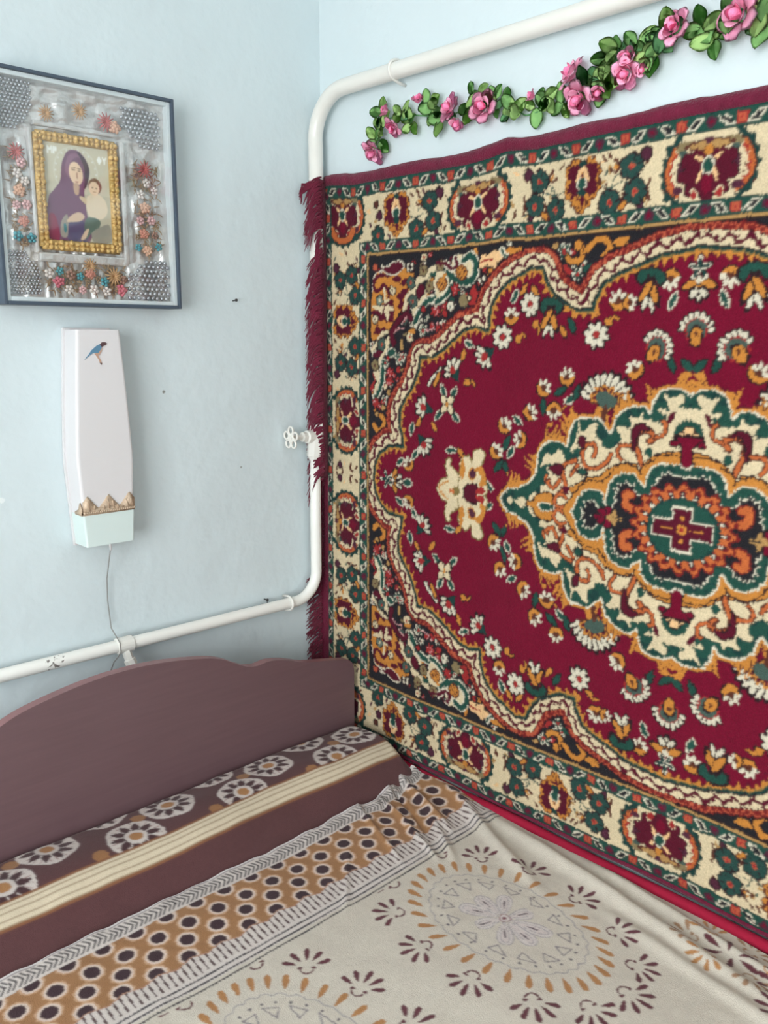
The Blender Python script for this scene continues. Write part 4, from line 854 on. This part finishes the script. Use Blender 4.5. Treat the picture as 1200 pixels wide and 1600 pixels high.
for z in (gz0+.006, gz0+.014, gz1-.006, gz1-.013): ornate((gx0+.006, -.039, z), (gx1-.006, -.039, z), 15)
mesh_obj('gold_frame', bm, M_goldfoil, icon, True)
# printed picture: hooded figure holding a child, drawn in flat tones
px = np.linspace(-.688, -.560, 130); pz = np.linspace(1.727, 1.900, 175); XX, ZZ = np.meshgrid(px, pz); U, V = (XX+.688)/.128, (ZZ-1.727)/.173
pic = np.zeros(XX.shape+(3,)); pic[:] = lin(196, 188, 166)
def pp(col, mask): pic[mask] = lin(*col)
def pe(cx, cy, a, b, ang=0):
    ca, sa = math.cos(ang), math.sin(ang); x, y = (U-cx), (V-cy)*1.35; return ((x*ca+y*sa)/a)**2+((-x*sa+y*ca)/b)**2 < 1
def pg(pts): return seg_dist(U, V, catmull(pts, 4), True) < 0
pp((184, 176, 154), V < .5); pp((206, 202, 186), pe(.47, .72, .34, .36) & ~pe(.47, .72, .325, .345) & (V > .55))
for k in range(22):
    a = k*math.pi/11; pp((214, 212, 204), pe(.47+.31*math.cos(a), .72+.24*math.sin(a), .014, .014) & (V > .62))
pp((112, 72, 98), pg([(.0, .0), (.02, .40), (.12, .52), (.22, .62), (.26, .80), (.36, .93), (.5, .95), (.62, .88), (.68, .76), (.64, .64), (.58, .54), (.6, .3), (.62, 0)]))
pp((134, 92, 116), pg([(.30, .74), (.36, .88), (.48, .92), (.58, .86), (.5, .88), (.4, .82), (.36, .66)])); pp((70, 50, 62), pg([(.5, .94), (.62, .87), (.68, .76), (.64, .62), (.58, .56), (.6, .7), (.58, .82)]))
pp((226, 194, 164), pe(.465, .71, .105, .16, .12)); pp((186, 150, 124), pg([(.42, .60), (.5, .60), (.49, .5), (.43, .5)]))
pp((110, 80, 70), pe(.43, .745, .03, .009, .1)); pp((110, 80, 70), pe(.515, .74, .025, .009, -.1)); pp((96, 66, 58), pe(.43, .765, .038, .006, .2)); pp((96, 66, 58), pe(.515, .762, .03, .006, -.2)); pp((176, 132, 110), pe(.482, .69, .012, .05)); pp((156, 84, 78), pe(.475, .625, .026, .009))
pp((132, 44, 72), pg([(.02, .0), (.02, .25), (.12, .24), (.16, .0)])); pp((84, 74, 104), pg([(.30, 0), (.26, .2), (.45, .22), (.56, .2), (.58, 0)])); pp((150, 140, 128), pg([(.18, .05), (.2, .2), (.3, .27), (.28, .05)]))
pp((218, 198, 172), pg([(.62, .48), (.6, .34), (.68, .26), (.84, .26), (.93, .34), (.9, .46), (.78, .52)])); pp((122, 84, 62), pe(.75, .60, .105, .115)); pp((228, 196, 166), pe(.735, .575, .082, .1, -.1)); pp((96, 66, 56), pe(.71, .585, .016, .008)); pp((96, 66, 56), pe(.77, .58, .016, .008)); pp((158, 92, 84), pe(.74, .54, .02, .007))
pp((86, 104, 92), pg([(.56, .22), (.66, .27), (.8, .24), (.78, .16), (.66, .1), (.56, .04)])); pp((142, 136, 124), pg([(.66, .1), (.8, .17), (.95, .2), (.97, .02), (.7, 0)])); pp((206, 176, 150), pg([(.28, .2), (.36, .27), (.48, .31), (.56, .27), (.5, .22), (.38, .2)])); pp((206, 176, 150), pg([(.48, .02), (.56, .12), (.62, .14), (.56, .04)]))
pp((60, 120, 124), pe(.25, .13, .025, .07)); pp((206, 178, 150), pg([(.60, .40), (.52, .44), (.5, .48), (.6, .46)]))
for gx, gy, kind in ((.09, .92, 0), (.17, .92, 1), (.84, .88, 2), (.92, .88, 3)):      # abbreviated initials M P, Th Y in the upper corners
    st = {0: [[(-.03, -.03), (-.03, .03), (0, 0), (.03, .03), (.03, -.03)]], 1: [[(-.02, -.03), (-.02, .03), (.02, .025), (.02, .005), (-.02, 0)]], 2: [[(-.028, 0), (0, .032), (.028, 0), (0, -.032), (-.028, 0)], [(-.02, 0), (.02, 0)]], 3: [[(-.025, .03), (0, 0)], [(.025, .03), (0, 0), (0, -.03)]]}[kind]
    for s in st: pp((232, 232, 226), seg_dist(U, V, [(gx+a, gy+b) for a, b in s], False) < .011)
for _ in range(2):
    k_ = np.pad(pic, ((1, 1), (1, 1), (0, 0)), 'edge'); pic = .4*pic+.15*(k_[2:, 1:-1]+k_[:-2, 1:-1]+k_[1:-1, 2:]+k_[1:-1, :-2])
grid_mesh('picture', np.stack([XX, np.full(XX.shape, -.0385), ZZ], -1), pic, M_paint, icon)
M_moss = mat('dried_grass', lin(140, 116, 92), .8, var=.35, vscale=80)
for x0, x1, z0, z1, n in ((-.512, -.458, 1.708, 1.885, 150), (-.755, -.722, 1.712, 1.885, 110), (-.70, -.54, 1.632, 1.682, 170)):
    bm = bmesh.new()
    for k in range(n):
        p = Vector((random.uniform(x0, x1), -.037, random.uniform(z0, z1))); a = random.uniform(0, 6.28); add_tube(bm, [p, p+Vector((.006*math.cos(a), -.003, .006*math.sin(a))), p+Vector((.012*math.cos(a), -.001, .012*math.sin(a)))], [.0016, .0014, .0005], 4)
    mesh_obj('dried_sprigs', bm, M_moss, icon)
# small flowers of foil and cloth round the picture
def flower_mesh(col, n, kind):
    m = mat('flower_'+kind+'_%d' % n, col, .6, var=.2, vscale=90); bm = bmesh.new()
    if kind == 'round':
        for k in range(n): a = k*2.4; r_ = .0095*math.sqrt((k+.3)/n); bmesh.ops.create_icosphere(bm, subdivisions=1, radius=.0042, matrix=Matrix.Translation((r_*math.cos(a), -.004+.25*r_, r_*math.sin(a))))
    elif kind == 'burst':
        for k in range(n):
            a = k*2*math.pi/n; add_tube(bm, [(0, -.001, 0), (.008*math.cos(a), -.004, .008*math.sin(a)), (.0165*math.cos(a), -.0025, .0165*math.sin(a))], [.0008, .0018, .0006], 5)
    else:
        for k in range(n): a = k*2*math.pi/n; bmesh.ops.create_icosphere(bm, subdivisions=1, radius=.0038, matrix=Matrix.Translation((.0056*math.cos(a), -.002, .0056*math.sin(a))) @ Matrix.Diagonal((1, .6, 1, 1)))
        bmesh.ops.create_icosphere(bm, subdivisions=1, radius=.003, matrix=Matrix.Translation((0, -.005, 0)))
    me = bpy.data.meshes.new('foil_flower'); bm.to_mesh(me); bm.free(); me.materials.append(m)
    for p in me.polygons: p.use_smooth = True
    return me
FM = dict(red=flower_mesh(lin(176, 92, 90), 13, 'burst'), peach=flower_mesh(lin(204, 160, 136), 12, 'round'), salmon=flower_mesh(lin(184, 122, 106), 14, 'round'), white=flower_mesh(lin(212, 200, 194), 5, 'petal'), pink=flower_mesh(lin(206, 164, 164), 6, 'petal'), teal=flower_mesh(lin(74, 144, 154), 5, 'petal'), rose=flower_mesh(lin(188, 98, 112), 9, 'round'), tanb=flower_mesh(lin(180, 140, 100), 14, 'burst'), brown=flower_mesh(lin(148, 112, 98), 6, 'petal'))
for k, x, z in (('red', -.487, 1.874), ('white', -.484, 1.849), ('white', -.467, 1.836), ('white', -.497, 1.826), ('peach', -.489, 1.801), ('pink', -.501, 1.776), ('pink', -.477, 1.778), ('salmon', -.494, 1.751), ('teal', -.508, 1.724), ('teal', -.463, 1.728), ('peach', -.488, 1.719), ('brown', -.47, 1.75),
                ('white', -.694, 1.665), ('teal', -.673, 1.670), ('rose', -.676, 1.650), ('teal', -.633, 1.662), ('salmon', -.613, 1.668), ('white', -.657, 1.637), ('pink', -.630, 1.637), ('white', -.607, 1.638), ('teal', -.584, 1.654), ('tanb', -.564, 1.665), ('brown', -.546, 1.660), ('white', -.580, 1.636), ('rose', -.549, 1.640), ('brown', -.652, 1.664), ('tanb', -.612, 1.682),
                ('red', -.74, 1.873), ('pink', -.732, 1.856), ('white', -.740, 1.837), ('white', -.727, 1.825), ('peach', -.738, 1.808), ('pink', -.745, 1.782), ('pink', -.727, 1.784), ('salmon', -.734, 1.755), ('teal', -.747, 1.728), ('teal', -.722, 1.726),
                ('tanb', -.680, 1.947), ('tanb', -.616, 1.961), ('red', -.564, 1.950), ('peach', -.547, 1.943)):
    o = bpy.data.objects.new('foil_flower', FM[k]); link(o, icon); o.location = Vector((x, -.0395, z))-world_loc(icon); o.rotation_euler = (0, rl.uniform(0, 6), 0); s = rl.uniform(.9, 1.15); o.scale = (s, s, s)
box('glass_pane', IX0+fw-.001, IX1-fw+.001, IY+.003, IY+.005, IZ0+fw-.001, IZ1-fw+.001, M_glass, icon)

# nails left in the plaster
for x, z, lab in ((-.26, 1.629, 'small bare nail stuck in the blue wall between icon and carpet'), (-.194, .917, 'small dark hook just above the pipe near the corner')):
    bm = bmesh.new(); add_tube(bm, [(x, .0, z), (x, -.014, z+.001)], .0014, 8); add_tube(bm, [(x, -.0135, z+.001), (x, -.0155, z+.001)], .0034, 10)
    if z < 1: add_tube(bm, [(x, -.013, z), (x-.003, -.017, z-.008), (x+.002, -.012, z-.014)], .0012, 6)
    tag(mesh_obj('nail' if z > 1 else 'wall_hook', bm, M_dark), lab, 'nail' if z > 1 else 'hook')

# ------------------------------------------------------------------ bed
BEDX0, BEDX1, BEDY0, BEDY1 = -1.262, -.040, -2.08, -.16
bed = empty('bed', (-.65, -1.1, 0), 'wooden bed with a dark red-brown wavy headboard standing in the corner', 'bed')
right = [(-.04, .735), (-.043, .750), (-.050, .762), (-.065, .770), (-.127, .784), (-.195, .798), (-.251, .818), (-.296, .827), (-.332, .825), (-.366, .834), (-.415, .861), (-.463, .877), (-.553, .893), (-.62, .899)]
rs = [tuple(p) for p in catmull(right, 4, False)]; mid = (BEDX0+BEDX1)/2
outline = [(-.04, .05)]+rs+[(2*mid-x, z) for x, z in rs[::-1]]+[(2*mid+.04, .05)]
bm = bmesh.new(); fs = add_prism(bm, outline, 'y', BEDY1, BEDY1+.022)
top_e = [e for e in bm.edges if not (abs(e.verts[0].co.y-e.verts[1].co.y) > .01) and max(e.verts[0].co.z, e.verts[1].co.z) > .1 and min(e.verts[0].co.z, e.verts[1].co.z) > .1]
bmesh.ops.bevel(bm, geom=top_e, offset=.004, segments=2, affect='EDGES')
for f in bm.faces:
    if len(f.verts) < 8: f.material_index = 1
mesh_obj('headboard', bm, [M_wood, M_wood_edge], bed)
bm = bmesh.new(); add_prism(bm, [(BEDX1, .05)]+[(BEDX1, .50), (BEDX1-.03, .54), (mid+.3, .56), (mid-.3, .56), (BEDX0+.03, .54), (BEDX0, .50)]+[(BEDX0, .05)], 'y', BEDY0-.022, BEDY0); mesh_obj('footboard', bm, M_wood, bed)
for x in (BEDX0, BEDX1-.022): box('side_rail', x, x+.022, BEDY0, BEDY1, .2, .38, M_wood, bed, .002)
box('base_board', BEDX0+.022, BEDX1-.022, BEDY0, BEDY1, .33, .355, M_wood, bed)
for x in (BEDX0+.01, BEDX1-.06):
    for y in (BEDY0-.02, BEDY1-.03): box('leg', x, x+.05, y, y+.05, 0, .2, M_wood, bed, .003)

matt = empty('mattress', (-.64, -1.12, .355), 'red mattress showing as a narrow edge between bedspread and carpet', 'mattress')
box('mattress_body', BEDX0+.02, -.028, BEDY0+.01, BEDY1-.012, .355, .520, M_red, matt, .018, 3)
pts = [(-.0235, -.19-i*.03, (.5355+.0015*math.sin(i*.5)) if i < 60 else .5355) for i in range(62)]
tube('edge_roll', pts, .0115, M_red, matt, 10)

# ---- colours of the cloth prints
BR, BRD, CRM, WHT, TAN, DOTC, BLK, OCH, GRY = lin(88, 58, 59), lin(70, 44, 47), lin(196, 187, 174), lin(202, 192, 186), lin(152, 110, 74), lin(60, 40, 46), lin(58, 54, 60), lin(166, 118, 74), lin(166, 156, 156)

# ---- brown throw drawn over the pillow
tx = np.arange(-1.262, -.0339, .0028); tv = np.linspace(0, 1, 150)
prof = catmull([(-.166, .54), (-.168, .575), (-.174, .602), (-.20, .609), (-.25, .613), (-.29, .611), (-.316, .602), (-.338, .585), (-.362, .563), (-.386, .543), (-.408, .531), (-.44, .525), (-.47, .523)], 14, False)
acc = np.concatenate([[0], np.cumsum(np.hypot(*np.diff(prof, axis=0).T))]); tot = acc[-1]
py_ = np.interp(tv*tot, acc, prof[:, 0]); pz_ = np.interp(tv*tot, acc, prof[:, 1])
X, Yb = np.meshgrid(tx, py_); Zb = np.repeat(pz_[:, None], len(tx), 1); Vv = np.repeat((tv*tot)[:, None], len(tx), 1)
flat = .523; endf = smoothstep(-.034, -.072, X)*smoothstep(-1.258, -1.18, X)
Zb = flat+(Zb-flat)*(.28+.72*np.sqrt(np.clip(endf, 0, 1)))
Zb += (.004*vnoise(X, Vv, 7, 11)+.0018*vnoise(X, Vv, 22, 12))*smoothstep(0, .06, Vv)*smoothstep(tot, tot-.11, Vv)
Yb = Yb-.006*vnoise(X, Vv*0, 5, 13)*smoothstep(.05, .2, Vv)
Yp = np.repeat(py_[:, None], len(tx), 1); skew = -.055*(X+.55)
colr = np.zeros(X.shape+(3,)); colr[:] = BR
def put(A, mask, c): A[mask] = c
yy = Yp-skew*smoothstep(.30, .05, Vv)          # the print runs slightly askew over the pillow
def star(A, cx, cy, r=.054):
    dx, dy = X-cx, (yy-cy); d = np.hypot(dx, dy)/r; a = np.arctan2(dy, dx)
    w = 1+.03*np.sin(a*5+cx*40); put(A, d < w, WHT)
    k = np.abs(np.mod(a*10/(2*math.pi)+.2, 1)-.5)*2          # 0 at a ray centre .. 1 between rays
    put(A, (d > .40) & (d < .54+.36*k), BRD); put(A, (d > .40) & (d < .9) & (k < .13), WHT); put(A, (d > .62) & (d < .9) & (np.abs(k-.42) < .05), lin(150, 120, 116))
    put(A, (d < .42) & (d > .36), BRD); put(A, (d < .40), WHT); put(A, d < .24, OCH)
for i in range(-3, 3):
    star(colr, -.455+i*.245, -.277); star(colr, -.352+i*.245, -.214); star(colr, -.47+i*.245, -.156)
    for cx, cy in ((-.545+i*.245+.012, -.293), (-.42+i*.245, -.212-.008), (-.29+i*.245, -.15)):
        put(colr, np.hypot((X-cx), yy-cy) < .0145, lin(150, 106, 70))
st = (Yp < -.302) & (Yp > -.338); put(colr, (Yp < -.298) & (Yp > -.342), lin(128, 86, 60)); put(colr, st, lin(204, 190, 166))
f = np.mod((Yp+.302)/-.036*4, 1); put(colr, st & (f > .74), lin(150, 130, 108))
def soften(A):
    k = np.pad(A, ((1, 1), (1, 1), (0, 0)), 'edge'); return .56*A+.11*(k[2:, 1:-1]+k[:-2, 1:-1]+k[1:-1, 2:]+k[1:-1, :-2])
grid_mesh_o = grid_mesh('brown_throw', np.stack([X, Yb, Zb], -1), soften(colr), M_cloth)
tag(grid_mesh_o, 'dark brown throw with cream star medallions and stripe over pillow by headboard', 'blanket')

# ---- cream bedspread
def axis(a, b, fine0, fine1, fs, cs): return np.concatenate([np.arange(a, fine0, cs), np.arange(fine0, fine1, fs), np.arange(fine1, b, cs), [b]])
ux = axis(-1.60, -.0, -1.10, -.004, .0021, .012); vy = -axis(.398, 2.06, .399, 1.34, .0021, .012)
X, Y = np.meshgrid(ux, vy)
# print, evaluated in flat cloth coordinates
wob = .002*vnoise(X, Y, 14, 31); D = -Y+wob
A = np.zeros(X.shape+(3,)); A[:] = CRM
b1 = D < .432; put(A, b1, WHT); f = np.mod(X/.0095+np.abs((D-.4165)/.008)*.9, 1); put(A, (D > .406) & (D < .427) & (f < .46), lin(44, 42, 48)); put(A, D < .403, lin(206, 200, 198))
put(A, (D > .4015) & (D < .4035), lin(120, 112, 116))
lat = (D > .432) & (D < .566); put(A, lat, TAN)
rows = ((.436, -.671), (.475, -.709), (.511, -.734), (.547, -.753))
for pas in (0, 1):
    for yr, x0 in rows:
        dx = np.mod(X-x0+.03, .06)-.03; d = np.hypot(dx, (D-yr)*1.0); an = np.arctan2(D-yr, dx)
        if pas == 0: put(A, lat & (d < .0208+.001*np.sin(an*9)), lin(188, 150, 118))
        else: put(A, lat & (d < .0176), lin(208, 188, 176)); put(A, lat & (d < .0132), DOTC)
cb = (D > .545) & (D < .596); edge = .562-.010*np.abs(np.mod(X/.06+.55, 1)-.5)*2; comb = D > edge
put(A, comb & (D < .62), WHT); f = np.mod(X/.0118+.25*np.sin((D-.57)*30), 1); put(A, comb & (D < .594) & (f < .27), lin(72, 46, 48)); put(A, (np.abs(D-edge) < .0013), lin(170, 130, 110))
for k in (.6035, .6155, .6275): put(A, np.abs(D-k-.0006*np.sin(X*900)) < .0017, BLK)
fld = D > .634
PLUM = lin(92, 48, 56); LINE = lin(150, 144, 146)
def petal(A, cx, cy, ang, l, wd, c, base=None):
    ca, sa = math.cos(ang), math.sin(ang); i0, i1 = np.searchsorted(-vy, cy-l-.01), np.searchsorted(-vy, cy+l+.01); j0, j1 = np.searchsorted(ux, cx-l-.01), np.searchsorted(ux, cx+l+.01)
    if i1 <= i0 or j1 <= j0: return
    x, y = X[i0:i1, j0:j1]-cx, D[i0:i1, j0:j1]-cy; u = (x*ca+y*sa)/l; v = (-x*sa+y*ca)/wd
    m = (np.abs(u) < 1) & (np.abs(v) < np.sqrt(np.clip(1-u*u, 0, 1))*(.75+.35*u)) & (D[i0:i1, j0:j1] > .634); A[i0:i1, j0:j1][m] = c
def ringstroke(A, pts, hw_, c):
    P = np.array(pts); i0, i1 = np.searchsorted(-vy, P[:, 1].min()-.01), np.searchsorted(-vy, P[:, 1].max()+.01); j0, j1 = np.searchsorted(ux, P[:, 0].min()-.01), np.searchsorted(ux, P[:, 0].max()+.01)
    if i1 <= i0 or j1 <= j0: return
    m = (seg_dist(X[i0:i1, j0:j1], D[i0:i1, j0:j1], P, False) < hw_) & (D[i0:i1, j0:j1] > .634); A[i0:i1, j0:j1][m] = c
def spray(A, cx, cy, ang, c=PLUM, s=1.0):
    for t, l in ((-1.25, .017), (-.65, .019), (0, .021), (.6, .019), (1.2, .017)): petal(A, cx+.030*s*math.cos(ang+t), cy+.030*s*math.sin(ang+t), ang+t, l*s*.72, .0058*s, c)
    ringstroke(A, [(cx+s*.011*math.cos(ang+t)-.004*math.cos(ang), cy+s*.011*math.sin(ang+t)-.004*math.sin(ang)) for t in np.linspace(1.9, 4.4, 9)], .0017, c)
    for t in (1.75, -1.75): petal(A, cx+.011*s*math.cos(ang+t), cy+.011*s*math.sin(ang+t), ang+t, .0045, .0038, c)
def mandala(A, cx, cy, sx=.755, sy=1.166):
    """oval medallion, longer along the bed"""
    at = lambda r, a: (cx+sx*r*math.cos(a), cy+sy*r*math.sin(a)); ad = lambda a: math.atan2(sy*math.sin(a), sx*math.cos(a))
    for k in range(32): a = k*2*math.pi/32+.08; petal(A, *at(.163, a), ad(a)+.25, .0165, .0072, OCH)
    ringstroke(A, [at(.132+.006*abs(math.sin(t*14)), t) for t in np.linspace(0, 2*math.pi, 161)], .0010, LINE)
    for k in range(28): a = k*2*math.pi/28; petal(A, *at(.119, a), a, .003, .003, lin(92, 84, 92))
    for k in range(14): a = k*2*math.pi/14+.1; ringstroke(A, [at(.088, a), at(.112, a-.14), at(.108, a+.14), at(.088, a)], .0012, lin(128, 120, 124))
    for k in range(8):
        a = k*math.pi/4+.3; l = .07*(1.0 if k % 2 else .85)
        for w_, c in ((.0185, LINE), (.0165, lin(200, 190, 186)), (.010, LINE), (.0082, lin(198, 186, 182))): petal(A, *at(l/2+.010, a), ad(a), l/2*(.6+.4*w_/.019)*math.hypot(sx*math.cos(a), sy*math.sin(a)), w_, c)
        petal(A, *at(.045, a), ad(a), .012, .0022, lin(84, 70, 78))
    petal(A, cx, cy, 0, .011, .014, lin(150, 120, 124)); petal(A, cx, cy, 0, .0085, .011, WHT); petal(A, cx, cy, 0, .004, .005, lin(120, 70, 80))
    for k in range(14): a = k*2*math.pi/14+.22; spray(A, *at(.208, a), ad(a))
for cx in (-.297, -.747, -1.197): mandala(A, cx, .851); mandala(A, cx+.225, 1.50)
for cx, cy in ((-.065, 1.165), (-.52, 1.165), (-.97, 1.165)):     # ochre filler sprays between the medallions
    for k in range(6): a = k*1.047+.3; spray(A, cx+.045*math.cos(a), cy+.07*math.sin(a), a, OCH if k % 2 else lin(150, 116, 90), .9)
    for k in range(6): a = k*1.047+.8; petal(A, cx+.022*math.cos(a), cy+.036*math.sin(a), a, .018, .0065, PLUM)
# the cloth lying on the bed: wrinkles, raised hem, hanging side
def ridge(x, y, p, q, w, h, t0=0., t1=1.):
    (ax, ay), (bx, by) = p, q; dx, dy = bx-ax, by-ay; l2 = dx*dx+dy*dy; t = ((x-ax)*dx+(y-ay)*dy)/l2; d = ((x-ax)*dy-(y-ay)*dx)/math.sqrt(l2)
    return h*np.exp(-(d/w)**2)*smoothstep(t0-.25, t0+.2, t)*smoothstep(t1+.25, t1-.2, t)
side = BEDX0-.012; over = np.clip(side-X, 0, None); XB = np.maximum(X, side)-.012*(1-np.exp(-over/.02))+.012*np.sin(Y*23)*smoothstep(0, .2, over)
edge_x = np.interp(-Y, [.39, .43, .50, .60, .85, .95, 1.05, 1.2, 1.4, 2.1], [-.043, -.032, -.0245, -.024, -.024, -.026, -.031, -.039, -.042, -.042])
XB = np.where(X > -.25, -.25+(X+.25)*((edge_x+.25)/.25), XB)
Z = .537+.0035*vnoise(X, Y, 4.5, 21)+.0016*vnoise(X, Y, 13, 22)+.0006*vnoise(X, Y, 45, 23)
for p, q, w, h in (((-.02, -.50), (-.16, -.80), .016, .012), ((-.04, -.68), (-.13, -1.25), .020, .014), ((-.02, -.86), (-.07, -1.35), .016, .010), ((-.10, -.48), (-.22, -.66), .010, .007), ((-.17, -.42), (-.24, -.62), .008, .007), ((-.06, -.40), (-.14, -.58), .010, .010), ((-.24, -.40), (-.30, -.58), .007, .005), ((-.36, -.50), (-.47, -.62), .007, .004), ((-.14, -1.0), (-.20, -1.4), .018, .008), ((-.5, -.9), (-.85, -1.05), .02, .004), ((-.11, -.40), (-.19, -.56), .006, -.006)):
    Z = Z+ridge(X, Y, p, q, w, h)
Z = Z+.012*smoothstep(-.10, -.01, X)*np.exp(-((Y+.45)/.16)**2)+.004*smoothstep(.43, .40, -Y)*(1+np.sin(X*42)+.8*np.sin(X*95+1))*(.35+.65*smoothstep(-.4, -.1, X))+.006*smoothstep(.43, .40, -Y)
Z = Z-.002*smoothstep(-.035, -.004, X)
hemwave = (.006*np.sin(X*38)+.004*np.sin(X*83+2))*smoothstep(-.45, -.12, X)+.030*smoothstep(-.16, -.03, X)
YB = Y+hemwave*smoothstep(.62, .40, -Y)
Z = Z-np.clip(over-.015, 0, None)*1.0-.004*smoothstep(0, .03, over)
spread = grid_mesh('bedspread', np.stack([XB, YB, Z], -1), soften(A), M_cloth)
tag(spread, 'cream flannel bedspread with brown dotted border and ochre flower medallions', 'bedspread')
